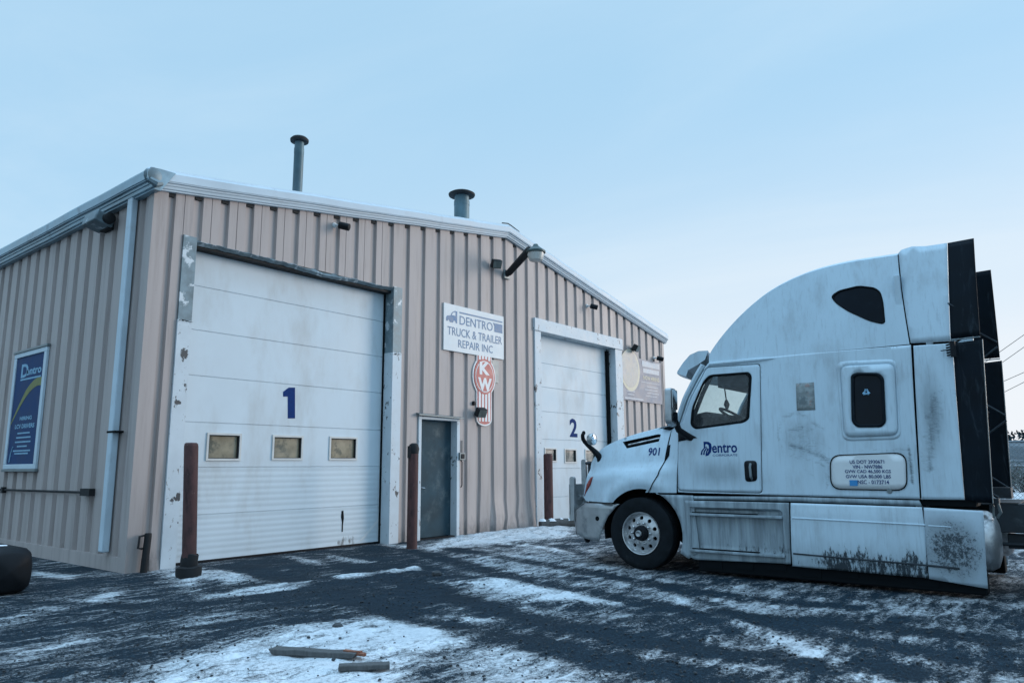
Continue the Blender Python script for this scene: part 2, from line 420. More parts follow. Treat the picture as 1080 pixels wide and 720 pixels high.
# --- far side and rear walls
mb = MB(); y = WY + .4; line = [(WY, 0)]
while y < WY + DEPTH - .4:
    line += [(y - .135, 0), (y - .11, .045), (y + .11, .045), (y + .135, 0)]; y += .485
line.append((WY + DEPTH, 0))
corrug(mb, line, lambda y: 5.6, -.1, 1, [], lambda y, d, z: (XR - d, y, z), lambda *a: .1)
mb.build('side_wall', M['siding'], G, smooth=20, recalc=False)
mb = MB(); mb.prism([(XL + .05, -.1), (XR - .05, -.1), (XR - .05, 5.55), (RX, 7.1), (XL + .05, 5.7)], lambda x, z: (x, WY + DEPTH - .1, z), lambda x, z: (x, WY + DEPTH, z)); mb.attr('grime', lambda *a: .1)
mb.build('rear_wall', M['siding'], G)
# --- corner trims (folded sheet, proud of both walls)
mb = MB(); mb.prism([(XL - .016, WY - .016), (XL + .205, WY - .016), (XL + .205, WY - .006), (XL - .006, WY - .006), (XL - .006, WY + .15), (XL - .016, WY + .15)], lambda x, y: (x, y, -.05), lambda x, y: (x, y, 5.72)); mb.attr('grime', lambda x, y, z: .3 * max(0, 1 - z))
mb.build('corner_trim', M['siding'], G, smooth=0)
mb = MB(); mb.prism([(XR - .12, WY - .016), (XR + .016, WY - .016), (XR + .016, WY + .15), (XR + .006, WY + .15), (XR + .006, WY - .006), (XR - .12, WY - .006)], lambda x, y: (x, y, -.05), lambda x, y: (x, y, 5.45)); mb.attr('grime', lambda x, y, z: .3 * max(0, 1 - z))
mb.build('corner_trim', M['siding'], G, smooth=0)

# --- roof, rake trim, gutter
mb = MB()
for x0, z0, x1, z1 in ((XL - .02, 5.90, RX, 7.22), (RX, 7.22, XR + .1, 5.56)):
    n = 16
    for k in range(n):
        a = x0 + (x1 - x0) * k / n; b = x0 + (x1 - x0) * (k + 1) / n
        za = z0 + (z1 - z0) * k / n; zb = z0 + (z1 - z0) * (k + 1) / n
        mb.add([(a, WY - .05, za), (b, WY - .05, zb), (b, WY + DEPTH, zb), (a, WY + DEPTH, za)], [(0, 1, 2, 3)])
        if k: mb.box((a - .02, WY + .05, za - .01), (a + .02, WY + DEPTH, za + .04))
roof = mb.build('roof', M['trim'], G, recalc=False)
prof = [(-.03, 0), (.05, 0), (.05, .022), (.075, .03), (.085, .07), (.10, .078), (.105, .108), (.135, .115), (.135, .125), (.145, .135), (.148, .255), (.125, .27), (.11, .315), (.0, .33), (-.2, .335)]
def sweep(mb, pts3, place):
    n = len(prof); vs = []
    for i, P in enumerate(pts3): vs += [place(P, o, u) for o, u in prof]
    mb.add(vs, [(i * n + k, i * n + k + 1, (i + 1) * n + k + 1, (i + 1) * n + k) for i in range(len(pts3) - 1) for k in range(n - 1)])
    for i in (0, len(pts3) - 1): mb.add([place(pts3[i], o, u) for o, u in prof], [tuple(range(n))])
xs = [XL - .06 + (RX - XL + .06) * k / 24 for k in range(25)] + [RX + (XR + .1 - RX) * k / 24 for k in range(1, 25)]
mb = MB(); sweep(mb, xs, lambda x, o, u: (x, WY - .012 - o, rake(x) + u * (1 + .03 * noise.noise(Vector((x * 1.3, 5, 1)))) + .010 * noise.noise(Vector((x * 1.1, u, 2)))))
mb.build('rake_trim', M['trim'], G, smooth=40, recalc=False)
mb = MB(); mb.tube([(RX - .25, WY - .11, 7.325), (RX - .02, WY - .11, 7.37), (RX + .12, WY - .11, 7.345), (RX + .42, WY - .11, 7.27)], .014, 6); mb.build('ridge_strap', M['black'], G)
mb = MB(); ys = [WY - .17 + (DEPTH + .2) * k / 50 for k in range(51)]
sweep(mb, ys, lambda y, o, u: (XL - .03 - o * 1.25, y, 5.655 + u * 1.03 + .012 * noise.noise(Vector((y * .7, u * 2, 7)))))
mb.build('gutter', M['gutter'], G, smooth=40, recalc=False)
mb = MB(); mb.lathe([(-.03, .001), (-.03, .05), (-.01, .11), (.03, .14), (.05, .145)], (XL - .10, WY - .16, 5.87), 'y', 14)
mb.tube([(XL - .17, WY - .17, 5.78), (XL - .08, WY - .21, 5.73), (XL + .0, WY - .20, 5.76)], [.05, .065, .04], 8)
mb.build('gutter_end_cap', M['galv'], G, smooth=30)

# --- downspout on the side wall with strap, conduit with box
mb = MB(); mb.box((XL - .125, WY + .50, .26), (XL - .02, WY + .66, 5.68)); ds = mb.build('downspout', M['trim'], G, bevel=.018)
mb = MB(); mb.box((XL - .131, WY + .40, 1.99), (XL - .003, WY + .68, 2.02)); mb.build('strap', M['seam'], ds)
mb = MB(); mb.tube([(XL - .03, WY + 1.4, 1.10), (XL - .03, WY + 9, 1.08)], .018, 8)
mb.box((XL - .09, WY + 1.22, 1.05), (XL - .004, WY + 1.56, 1.16)); mb.box((XL - .07, WY + 5.1, 1.03), (XL - .004, WY + 5.2, 1.14))
mb.build('conduit', M['iron'], G, smooth=40)

# --- flues
def flue(x, y, r, top, capr, caph, loc):
    z0 = 5.0 + .0
    mb = MB(); mb.lathe([(6.2, r), (top - .42, r), (top - .415, r * 1.03), (top - .30, r * 1.03), (top - .295, r * .96), (top - .12, r * .96)], (x, y, 0), 'z', 24)
    p = mb.build('flue_pipe', M['steelpipe'], roof, smooth=40)
    mb = MB(); mb.lathe([(top - .16, r * 1.02), (top - .15, capr * .97), (top - .12, capr), (top - .10, capr), (top - .06, capr * .8), (top - caph * 0, .001)], (x, y, 0), 'z', 24)
    mb.lathe([(top - .26, r * .9), (top - .13, r * .9)], (x, y, 0), 'z', 24)
    mb.build('flue_cap', M['iron'], roof, smooth=50)
flue(8.48, 12.5, .10, 8.34, .19, .1, 0)
flue(13.49, 12.5, .20, 8.62, .35, .1, 1)

# --- overhead doors
def door_wave(z, seams, ribz):
    d = 0
    for s_ in seams:
        if abs(z - s_) < .004: d = .012
    return d
def overhead(name, x0, x1, ztop, seams, ribs, plane, wins, lab, glim):
    """sectional door with true grooves between the sections and pressed ribs low down"""
    zs = [(-.02, 0)]
    for s_ in seams: zs += [(s_ - .012, 0), (s_ - .005, .014), (s_ + .004, .014), (s_ + .007, -.001)]
    for a, b, n in ribs:
        for k in range(n):
            z = a + (b - a) * (k + .5) / n; zs += [(z - .026, 0), (z - .014, .002), (z + .014, .002), (z + .026, 0)]
    zs.append((ztop + .1, 0)); zs.sort()
    xs = sorted(set([x0 + (x1 - x0) * k / 40 for k in range(41)] + [w for q in wins for w in (q[0], q[1])]))
    extra = sorted(set([z for q in wins for z in (q[2], q[3])]))
    Z = sorted(zs + [(z, 0) for z in extra])
    mb = MB(); vs = [(x, plane + d + .004 * noise.noise(Vector((x * .9, z * 1.1, 4))), z) for z, d in Z for x in xs]; n = len(xs); fs = []
    for j in range(len(Z) - 1):
        for i in range(n - 1):
            cx = (xs[i] + xs[i + 1]) / 2; cz = (Z[j][0] + Z[j + 1][0]) / 2
            if any(q[0] < cx < q[1] and q[2] < cz < q[3] for q in wins): continue
            fs.append((j * n + i, j * n + i + 1, (j + 1) * n + i + 1, (j + 1) * n + i))
    mb.add(vs, fs); mb.attr('grime', glim)
    d = mb.build('garage_door', M['door'], G, smooth=25, recalc=False)
    for q in wins:
        mb = MB(); t = .035
        a, b, c, e = q[0] - .002, q[1] + .002, q[2] - .002, q[3] + .002
        for bx in ((a, b, c, c + t), (a, b, e - t, e), (a, a + t, c + t, e - t), (b - t, b, c + t, e - t)):
            mb.box((bx[0], plane - .018, bx[2]), (bx[1], plane + .03, bx[3]))
        mb.add([(a + t, plane + .028, c + t), (b - t, plane + .028, c + t), (b - t, plane + .028, e - t), (a + t, plane + .028, e - t)], [(0, 1, 2, 3)], 1)
        g_ = .012
        for bx in ((a + t, b - t, c + t, c + t + g_), (a + t, b - t, e - t - g_, e - t), (a + t, a + t + g_, c + t + g_, e - t - g_), (b - t - g_ * 2, b - t, c + t + g_, e - t - g_)): mb.box((bx[0], plane - .004, bx[2]), (bx[1], plane + .026, bx[3]), 2)
        mb.build('door_window', [M['door_frame'], q[4], M['black']], d, smooth=0)
    mb = MB(); mb.box((x0, plane - .02, -.03), (x1, plane + .03, .035)); mb.build('bottom_seal', M['black'], d)
    return d
M['door_frame'] = mat('window_frame', (.58, .58, .56), .5, 0, .1, 6)
P1 = 11.30
def z_of(pts): return [p[1] for p in pts]
s1 = z_of([(7.503,4.397), (7.541,3.671), (7.580,2.932), (7.619,2.187), (7.657,1.476), (7.696,0.736)])
wp = [(6.187,2.026), (6.793,1.581), (7.390,2.022), (8.015,1.592), (8.599,2.031), (9.254,1.595)]
w1 = [(wp[2 * k][0], wp[2 * k + 1][0], wp[2 * k + 1][1], wp[2 * k][1], M['tan']) for k in range(3)]
def g1(x, y, z): return (.42 * max(0, 1 - abs(x - 9.1) / .55) + .16) * max(0, 1 - z / 1.6) + .25 * max(0, 1 - z / .25) + .2 * max(0, 1 - abs(z - s1[4]) / .04) * .6
d1 = overhead('garage_door', D1[0] - .2, D1[1] + .04, D1[2] + .1, s1, [(s1[5] + .03, s1[4] - .03, 7), (.06, s1[5] - .03, 7)], P1, w1, 'n', g1)
mb = MB(); q = [(7.558,2.788), (7.671,2.873), (7.800,2.884), (7.828,2.331), (7.680,2.324), (7.660,2.711), (7.563,2.704)]
mb.prism(q, lambda x, z: (x, P1 - .002, z), lambda x, z: (x, P1 - .006, z)); mb.build('door_number', M['blue'], d1, smooth=0)
mb = MB(); q = [(8.932,0.657), (8.976,0.664), (8.993,0.524), (8.976,0.404), (8.976,0.275), (8.950,0.277), (8.949,0.458), (8.926,0.545)]
mb.prism(q, lambda x, z: (x, P1 - .001, z), lambda x, z: (x, P1 - .004, z)); mb.build('scuff', M['seam'], d1, smooth=0)
mb = MB(); q = [(9.303,0.051), (9.392,0.097), (9.829,0.459), (9.831,0.396), (9.462,0.091)]
mb.prism(q, lambda x, z: (x, P1 - .001, z), lambda x, z: (x, P1 - .004, z)); mb.build('brace_strip', M['signwhite'], d1, smooth=0)
P2 = 11.30
s2 = z_of([(16.554,4.126), (16.532,3.496), (16.510,2.861), (16.485,2.145), (16.459,1.401), (16.434,0.668)])
wp = [(15.359,1.925), (15.895,1.564), (16.254,1.914), (16.828,1.539)]
w2 = [(wp[2 * k][0], wp[2 * k + 1][0], wp[2 * k + 1][1], wp[2 * k][1], M['darkpane']) for k in range(2)]
ww = w2[1][1] - w2[1][0]; w2.append((w2[1][0] + 1.0, w2[1][0] + 1.0 + ww, w2[1][2], w2[1][3], M['darkpane']))
d2 = overhead('garage_door', D2[0] - .05, D2[1] + .05, D2[2] + .2, s2, [], P2, w2, 'n', lambda x, y, z: .25 * max(0, 1 - z / .6) + .12)
q = [(16.529,2.733), (16.901,2.232)]
mb = MB(); put_text(mb, '2', q[0][0], q[1][0], q[1][1], q[0][1], lambda x, z: (x, P2 - .004, z), 0, .03); mb.build('door_number', M['blue'], d2, smooth=0)

# --- door 1 frame: painted lower jambs, bare galvanised upper ends, torn flashing at the head
fr = MB(); ZB = 3.72
def ragged_jamb(mb, x0, x1, y0, y1, z0, z1, mi, seed):
    n = 6; vs = []
    mb.box((x0, y0, z0), (x1, y1, z1), mi)
for x0, x1, yb in ((5.43, 5.66, WY + .12), (D1[1], 10.10, P1 - .01)):
    fr.box((x0, WY - .035, -.03), (x1, yb, ZB + .02), 0); fr.box((x0 + .004, WY - .028, ZB + .02), (x1 - .004, yb - .004, D1[2] + .045), 1)
    pts = [(x0 - .001, ZB)] + [(x0 + (x1 - x0) * k / 9, ZB + random.uniform(-.03, .05)) for k in range(10)] + [(x1 + .001, ZB)]
    fr.prism(pts, lambda x, z: (x, WY - .039, z), lambda x, z: (x, WY - .029, z), 0)
jf = thing('door_frame', '', ''); jf.parent = G; OFF[jf.name] = OFF[G.name]
for k in ('label', 'category'): del jf[k]
explode(fr.build('jamb', [M['jamb'], M['galv']], jf, smooth=0, bevel=.008))
mb = MB(); n = 90; vs = []
for k in range(n + 1):
    x = 5.66 + (9.9 - 5.66) * k / n; sag = .035 * noise.noise(Vector((x * 2.2, 1, 1))) + .025 * noise.noise(Vector((x * 9, 4, 1))) + .06 * max(0, 1 - abs(x - 8.1) / .8)
    vs += [(x, WY + .05, D1[2] + .03), (x, WY - .03 - .02 * noise.noise(Vector((x * 3, 2, 2))), D1[2] - .01 - sag), (x, WY + .04, D1[2] - .055 - sag * .7), (x, P1 + .02, D1[2] - .02)]
mb.add(vs, [(4 * k + j, 4 * k + j + 1, 4 * k + j + 5, 4 * k + j + 4) for k in range(n) for j in range(3)], 0)
mb.box((5.5, WY + .06, D1[2] - .09), (9.9, P1 + .05, D1[2] + .12), 1)
mb.build('head_flashing', [M['galv'], M['iron']], jf, smooth=30, recalc=False)
mb = MB(); mb.box((D1[1] - .02, P1 - .04, 0), (D1[1] + .01, P1 - .004, D1[2] - .1)); mb.build('weather_strip', M['seam'], jf)

# --- door 2 frame
fr = MB()
fr.box((14.62, WY - .04, -.03), (D2[0], WY + .13, D2[2] + .0), 0)
fr.box((D2[1], WY - .04, -.03), (18.95, P2 - .01, D2[2] + .0), 0)
jf = thing('door_frame', '', ''); jf.parent = G; OFF[jf.name] = OFF[G.name]
for k in ('label', 'category'): del jf[k]
explode(fr.build('jamb', M['jamb'], jf, smooth=0, bevel=.008))
mb = MB(); mb.box((14.60, WY - .06, D2[2] + .002), (18.97, P2 - .0, D2[2] + .33), 0); mb.build('lintel_cover', M['jamb'], jf, smooth=0, bevel=.01)
mb = MB(); mb.box((D2[1] - .12, P2 - .08, 0), (D2[1] - .002, P2 - .012, D2[2] - .05)); mb.build('weather_strip', M['seam'], jf)

# --- entry door
fr = MB(); a, b, zt = ED
for bx in ((a, a + .08, -.03, zt - .06), (b - .09, b, -.03, zt - .06), (a, b, zt - .06, zt)): fr.box((bx[0], WY - .03, bx[2]), (bx[1], WY + .22, bx[3]), 0)
fr.prism([(a - .06, zt + .035), (b + .05, zt + .015), (b + .05, zt + .045), (a - .06, zt + .07)], lambda x, z: (x, WY - .10, z - .03), lambda x, z: (x, WY + .02, z), 1)
ef = fr.build('entry_frame', [M['jamb'], M['grey']], G, smooth=0, bevel=.006)
mb = MB(); mb.box((a + .08, WY + .15, .02), (b - .092, WY + .20, zt - .065)); ed = mb.build('entry_door', M['entry'], G, smooth=0, bevel=.004)
mb = MB(); mb.tube([(a + .18, WY + .15, 1.04), (a + .18, WY + .09, 1.04), (a + .30, WY + .08, 1.02)], .014, 8); mb.lathe([(-.004, .001), (-.004, .032), (.012, .032)], (a + .18, WY + .14, 1.04), 'y', 12); mb.build('handle', M['chrome'], ed)
mb = MB(); mb.box((a + .11, WY - .0, -.03), (b - .11, WY + .12, .018)); mb.build('threshold', M['black'], ef)
mb = MB(); mb.tube([(b + .05, WY - .02, 1.02), (b + .05, WY - .05, 1.06), (b + .05, WY - .05, 1.56), (b + .05, WY - .02, 1.6)], .012, 8); mb.build('pull_bar', M['iron'], ef)

# ------------------------------------------------------------------ things fixed to the walls
def on_wall(x, z): return (x, WY - .03, z)
# big sign
q = [(11.306,5.041), (13.385,4.992), (13.377,3.939), (11.334,4.000)]
sx0, sx1 = (q[0][0] + q[3][0]) / 2, (q[1][0] + q[2][0]) / 2; sz1 = (q[0][1] + q[1][1]) / 2; sz0 = (q[2][1] + q[3][1]) / 2
SG = thing('sign_board', 'white rectangular sign with blue truck emblem and three lines of lettering above the red emblem', 'sign', ((sx0 + sx1) / 2, WY - .03, sz0))
mb = MB(); mb.box((sx0, WY - .035, sz0), (sx1, WY - .004, sz1)); mb.build('panel', M['signwhite'], SG, smooth=0, bevel=.004)
W_, H_ = sx1 - sx0, sz1 - sz0
def sp(u, v): return (sx0 + u * W_, WY - .039, sz0 + v * H_)
mb = MB()
put_text(mb, 'DENTRO', .245, .80, .60, .795, sp, 0, .004); put_text(mb, 'TRUCK & TRAILER', .055, .965, .335, .515, sp, 0, .004); put_text(mb, 'REPAIR INC', .225, .80, .10, .27, sp, 0, .004)
mb.build('lettering', M['blue_faded'], SG, smooth=0)
mb = MB()
mb.add([sp(*p) for p in ((.24, .845), (.975, .845), (.975, .875), (.24, .875))], [(0, 1, 2, 3)]); mb.add([sp(*p) for p in ((.83, .60), (.975, .60), (.975, .80), (.80, .80), (.83, .74))], [(0, 1, 2, 3, 4)])
cab = [(.035, .63), (.035, .70), (.05, .735), (.10, .75), (.125, .83), (.17, .87), (.205, .87), (.205, .61), (.185, .61), (.175, .655), (.15, .655), (.14, .61), (.09, .61), (.08, .65), (.06, .65), (.055, .62)]
mb.add([sp(*p) for p in cab], [tuple(range(len(cab)))])
mb.build('truck_emblem', M['blue_faded'], SG, smooth=0)
mb = MB(); mb.add([(lambda p: (p[0], p[1] - .002, p[2]))(sp(*p)) for p in ((.115, .765), (.135, .82), (.175, .845), (.175, .765))], [(0, 1, 2, 3)]); mb.build('emblem_window', M['signwhite'], SG, smooth=0)

# red striped emblem
q = [(12.670,3.499), (12.277,3.485), (13.076,3.424), (12.670,4.052), (12.669,2.369), (12.376,2.549), (12.936,2.575)]
cx, cz = (q[1][0] + q[2][0]) / 2, q[0][1]; rr = (q[2][0] - q[1][0]) / 2; zt, zb = sz0 + .10, q[4][1]; hw = rr * .66
KW = thing('emblem_sign', 'red and white striped emblem with a round lettered badge under the white sign', 'emblem', (cx, WY - .03, zb))
def ol(gr):
    pts = []; a0 = math.asin(min(1, hw / rr)); rz = rr * 1.17
    for k in range(25): t = a0 + (PI - 2 * a0) * k / 24; pts.append((cx + (rr + gr) * math.sin(t), cz + (rz + gr) * math.cos(t)))
    pts += [(cx + hw + gr, zb + .15)] + [(cx + (hw + gr) * math.cos(t), zb + .15 - (.15 + gr) * math.sin(t)) for t in [PI * k / 12 for k in range(1, 12)]] + [(cx - hw - gr, zb + .15)]
    for k in range(25): t = PI + a0 + (PI - 2 * a0) * k / 24; pts.append((cx + (rr + gr) * math.sin(t), cz + (rz + gr) * math.cos(t)))
    pts += [(cx - hw - gr, zt), (cx + hw + gr, zt)]
    return pts
def layer(mb, poly, y, mi, t=.004): mb.prism(poly, lambda x, z: (x, y, z), lambda x, z: (x, y - t, z), mi)
mb = MB(); layer(mb, ol(.0), WY - .004, 1, .024); layer(mb, ol(-.035), WY - .028, 0)
for k in range(4):
    xx = cx - hw + .10 + (2 * hw - .20) * k / 3
    layer(mb, [(xx - .035, zb + .10), (xx + .035, zb + .10), (xx + .035, cz - rr * .85), (xx - .035, cz - rr * .85)], WY - .033, 1, .003)
    layer(mb, [(xx - .035, cz + rr * .95), (xx + .035, cz + rr * .95), (xx + .035, zt - .02), (xx - .035, zt - .02)], WY - .033, 1, .003)
ell = lambda k_: [(cx + k_ * rr * math.cos(2 * PI * i / 40), cz + 1.14 * k_ * rr * math.sin(2 * PI * i / 40)) for i in range(40)]
layer(mb, ell(.90), WY - .037, 0, .003); layer(mb, ell(.80), WY - .041, 1, .003); layer(mb, ell(.745), WY - .045, 0, .003)
mb.build('panel', [M['red'], M['white']], KW, smooth=0)
mb = MB(); put_text(mb, 'K', cx - .19, cx + .17, cz + .04, cz + .33, lambda x, z: (x, WY - .050, z), 0, .05); put_text(mb, 'W', cx - .24, cx + .24, cz - .34, cz - .03, lambda x, z: (x, WY - .050, z), 0, .05)
mb.build('lettering', M['white'], KW, smooth=0)

# grey bracket patch behind the emblem and stain above the sign
mb = MB(); q = [(12.964,3.930), (13.207,3.912), (13.204,3.392), (13.031,3.399)]
layer(mb, q, WY - .003, 0, .012); tag(rebase(mb.build('backing_plate', M['grey'], None, smooth=0)), 'small grey plate on the wall tucked behind the red emblem', 'plate')

# poster on the side wall
q = [(16.318,3.658), (14.700,3.642), (14.678,1.472), (16.309,1.469)]
py1, py0 = (q[0][0] + q[3][0]) / 2, (q[1][0] + q[2][0]) / 2; pz1 = (q[0][1] + q[1][1]) / 2; pz0 = (q[2][1] + q[3][1]) / 2
PB = thing('framed_poster', 'tall blue framed poster with a yellow arc on the shaded side wall', 'poster', (XL - .02, (py0 + py1) / 2, pz0))
mb = MB(); w = .12
for bx in ((py0, py1, pz0, pz0 + .085), (py0, py1, pz1 - .085, pz1), (py0, py0 + w, pz0 + .085, pz1 - .085), (py1 - w, py1, pz0 + .085, pz1 - .085)): mb.box((XL - .05, bx[0], bx[2]), (XL - .004, bx[1], bx[3]), 0)
mb.box((XL - .065, py0 - .03, pz0 - .05), (XL - .004, py1 + .03, pz0 - .002), 1); mb.box((XL - .065, py0 - .03, pz1 + .002), (XL - .004, py1 + .03, pz1 + .05), 1)
mb.build('frame', [M['trim'], M['grey']], PB, smooth=0, bevel=.008)
mb = MB(); mb.box((XL - .03, py0 + .06, pz0 + .05), (XL - .008, py1 - .06, pz1 - .05)); mb.build('panel', M['posterblue'], PB, smooth=0)
pw, ph = py1 - py0 - 2 * w, pz1 - pz0 - .17
def pp(u, v): return (XL - .033, py1 - w - u * pw, pz0 + .085 + v * ph)     # u runs left to right as one reads it
mb = MB(); arc = []
for k in range(21): t = k / 20; arc.append((.0 + 1.0 * t, .36 + .34 * math.sin(t * PI * .56)))
arc2 = [(u, v + .02 + .055 * min(1, u * 2.2)) for u, v in arc]
mb.add([pp(u, v) for u, v in arc] + [pp(u, v) for u, v in arc2], [(k, k + 1, 22 + k, 21 + k) for k in range(20)]); mb.build('arc', M['posteryel'], PB, smooth=0)
mb = MB()
put_text(mb, 'HIRING', .33, .76, .40, .435, pp, 0, .03); put_text(mb, 'LCV DRIVERS', .18, .88, .325, .365, pp, 0, .03)
for v, a, b in ((.275, .3, .74), (.235, .27, .79), (.195, .24, .8), (.155, .33, .69), (.115, .2, .82), (.09, .26, .75)): mb.add([pp(a, v), pp(b, v), pp(b, v + .013), pp(a, v + .013)], [(0, 1, 2, 3)])
put_text(mb, 'entro', .40, .93, .815, .88, pp, 0, .03); put_text(mb, 'D', .20, .46, .80, .93, pp, 0, .03)
mb.add([pp(.2, .775), pp(.93, .775), pp(.93, .79), pp(.2, .79)], [(0, 1, 2, 3)])
mb.tube([pp(.1, .02), pp(.13, .1), pp(.19, .16)], .012, 6); mb.build('lettering', M['posterpale'], PB, smooth=0)

# faded poster at the right end of the front wall
q = [(18.913,4.807), (21.406,4.757), (21.347,3.337), (18.938,3.447)]
fx0, fx1 = q[0][0], q[1][0]; fz1 = (q[0][1] + q[1][1]) / 2; fz0 = (q[2][1] + q[3][1]) / 2
FP = thing('faded_poster', 'faded grey poster with a pale globe on the wall beside door 2', 'poster', ((fx0 + fx1) / 2, WY - .03, fz0))
mb = MB(); mb.box((fx0 + .05, WY - .028, fz0), (fx1, WY - .004, fz1 - .05)); mb.build('panel', M['faded'], FP, smooth=0)
fw_, fh_ = fx1 - fx0, fz1 - fz0
def fp(u, v, y=.032): return (fx0 + u * fw_, WY - y, fz0 + v * fh_)
mb = MB(); el = [(.20 + .235 * math.cos(2 * PI * k / 40), .66 + .46 * math.sin(2 * PI * k / 40)) for k in range(40)]
mb.add([fp(*p, .033) for p in el], [tuple(range(40))], 1); el2 = [(.195 + .205 * math.cos(2 * PI * k / 40), .69 + .41 * math.sin(2 * PI * k / 40)) for k in range(40)]
mb.add([fp(*p, .036) for p in el2], [tuple(range(40))], 0); mb.build('globe', [M['fadedglobe'], M['fadedyel']], FP, smooth=0)
mb = MB()
for a, b, c, d in ((.50, .96, .80, .93), (.52, .94, .66, .76), (.46, .95, .44, .455), (.1, .3, .26, .28), (.1, .3, .19, .21), (.12, .28, .12, .14), (.6, .9, .35, .365), (.55, .88, .28, .295), (.6, .92, .21, .225), (.56, .86, .14, .155), (.05, .5, .03, .06)):
    mb.add([fp(a, c), fp(b, c), fp(b, d), fp(a, d)], [(0, 1, 2, 3)], 0)
put_text(mb, 'NOW HIRING', .52, .94, .505, .60, fp, 1, .03); mb.build('print', [M['fadedlight'], M['fadedyel']], FP, smooth=0)

# arm lamp near the ridge
LP = thing('wall_lamp', 'green wall lamp on a long arm below the roof ridge', 'lamp', (13.53, WY, 6.10))
hx = [(13.427,6.408)][0]
mb = MB(); mb.tube([(13.50, WY - .01, 6.10), (13.52, WY - .10, 6.13), (hx[0] - .12, 10.13, hx[1] + .10)], [.085, .085, .095], 8); mb.build('arm', M['iron'], LP)
mb = MB(); mb.box((13.40, WY - .05, 5.98), (13.62, WY - .004, 6.20)); mb.build('base_plate', M['grey'], LP, bevel=.01)
hz = hx[1]
mb = MB(); mb.lathe([(hz + .02, .215), (hz + .03, .235), (hz + .07, .235), (hz + .10, .19), (hz + .19, .075), (hz + .24, .05), (hz + .245, .001)], (hx[0], 10.05, 0), 'z', 24); mb.build('lamp_shade', M['greenlamp'], LP)
mb = MB(); mb.lathe([(hz + .03, .20), (hz - .02, .20), (hz - .15, .155), (hz - .17, .12), (hz - .175, .001)], (hx[0], 10.05, 0), 'z', 24); mb.build('lens', M['lens'], LP)

# floodlights and cameras
def flood(p, label, r=.1, yaw=.3):
    f = thing('floodlight', label, 'floodlight', (p[0], WY, p[1]), 'small lights on the front wall')
    rot = Matrix.Rotation(yaw, 3, 'Z') @ Matrix.Rotation(.5, 3, 'X')
    mb = MB(); c = Vector((p[0], WY - .16, p[1] + .02)); mb.obox(c, (r * 2.0, r * 1.2, r * 1.7), rot); mb.build('housing', M['iron'], f, bevel=.02)
    mb = MB(); mb.obox(c + rot @ Vector((0, -r * .66, 0)), (r * 1.7, .015, r * 1.4), rot); mb.build('lens', M['darkpane'], f)
    mb = MB(); mb.tube([(p[0], WY, p[1] + .02), (p[0], WY - .10, p[1] + .05)], .03, 8); mb.lathe([(-.03, .001), (-.03, .06), (0, .06)], (p[0], WY - .002, p[1]), 'y', 12); mb.build('bracket', M['grey'], f)
def camera(p, label, r=.07):
    f = thing('security_camera', label, 'camera', (p[0], WY, p[1]), 'security cameras on the front wall')
    mb = MB(); mb.lathe([(-.02, .001), (-.02, .05), (0, .055)], (p[0] - .09, WY - .003, p[1] + .03), 'y', 12); mb.tube([(p[0] - .09, WY - .02, p[1] + .03), (p[0] - .02, WY - .14, p[1] + .01)], .022, 8); mb.build('bracket', M['signwhite'], f)
    mb = MB(); d = Vector((.55, -.75, -.25)).normalized(); c = Vector((p[0], WY - .17, p[1])); mb.tube([c - d * .10, c - d * .09, c + d * .11, c + d * .12], [r * .5, r, r, r * .7], 14); mb.build('body', M['black'], f)
a = [(12.966,6.202), (12.408,2.636), (19.575,4.973)]
flood(a[0], 'dark wedge floodlight high up beside the arm lamp', .12, -.5)
flood(a[1], 'dark floodlight overlapping the lower end of the red emblem', .12, -.2)
flood(a[2], 'small dark floodlight above the faded poster', .12, .2)
a = [(8.433,5.986), (17.221,5.888), (21.088,4.831)]
camera(a[0], 'small camera above the overhead door numbered 1')
camera(a[1], 'small camera above the overhead door numbered 2', .07)
camera(a[2], 'small camera at the top corner of the faded poster', .07)
mb = MB(); p = [(11.911,1.681)][0]; mb.box((p[0] - .09, WY - .07, p[1] - .08), (p[0] + .09, WY - .004, p[1] + .08), 0); mb.box((p[0] - .05, WY - .085, p[1] - .05), (p[0] + .05, WY - .071, p[1] + .05), 1)
mb.tube([(p[0] + .03, WY - .02, p[1] + .08), (p[0] + .03, WY - .02, p[1] + .35)], .012, 6); tag(rebase(mb.build('button_box', [M['grey'], M['iron']], None, smooth=0, bevel=.008)), 'small grey button box beside the entry door frame', 'box')
p = [(12.327,2.866)][0]; mb = MB(); mb.lathe([(-.06, .001), (-.055, .04), (-.02, .05), (0, .05)], (p[0], WY - .003, p[1]), 'y', 12); tag(rebase(mb.build('wall_sensor', M['black'], None)), 'tiny round black sensor on the wall beside the red emblem stripes', 'sensor')
# light box under the gutter
BF = thing('box_light', 'rusty grey box light under the gutter near the downspout', 'light', (XL, 12.55, 5.45))
mb = MB(); mb.obox((XL - .17, 12.62, 5.50), (.30, .52, .19), Matrix.Rotation(.25, 3, 'Y')); mb.build('housing', M['galv'], BF, bevel=.02)
mb = MB(); mb.lathe([(-.05, .001), (-.05, .06), (-.03, .09), (.06, .09)], (XL - .13, 12.30, 5.50), 'y', 14); mb.build('photo_cell', M['iron'], BF)
mb = MB(); mb.box((XL - .1, 12.42, 5.36), (XL - .002, 12.72, 5.60)); mb.build('bracket', M['iron'], BF)

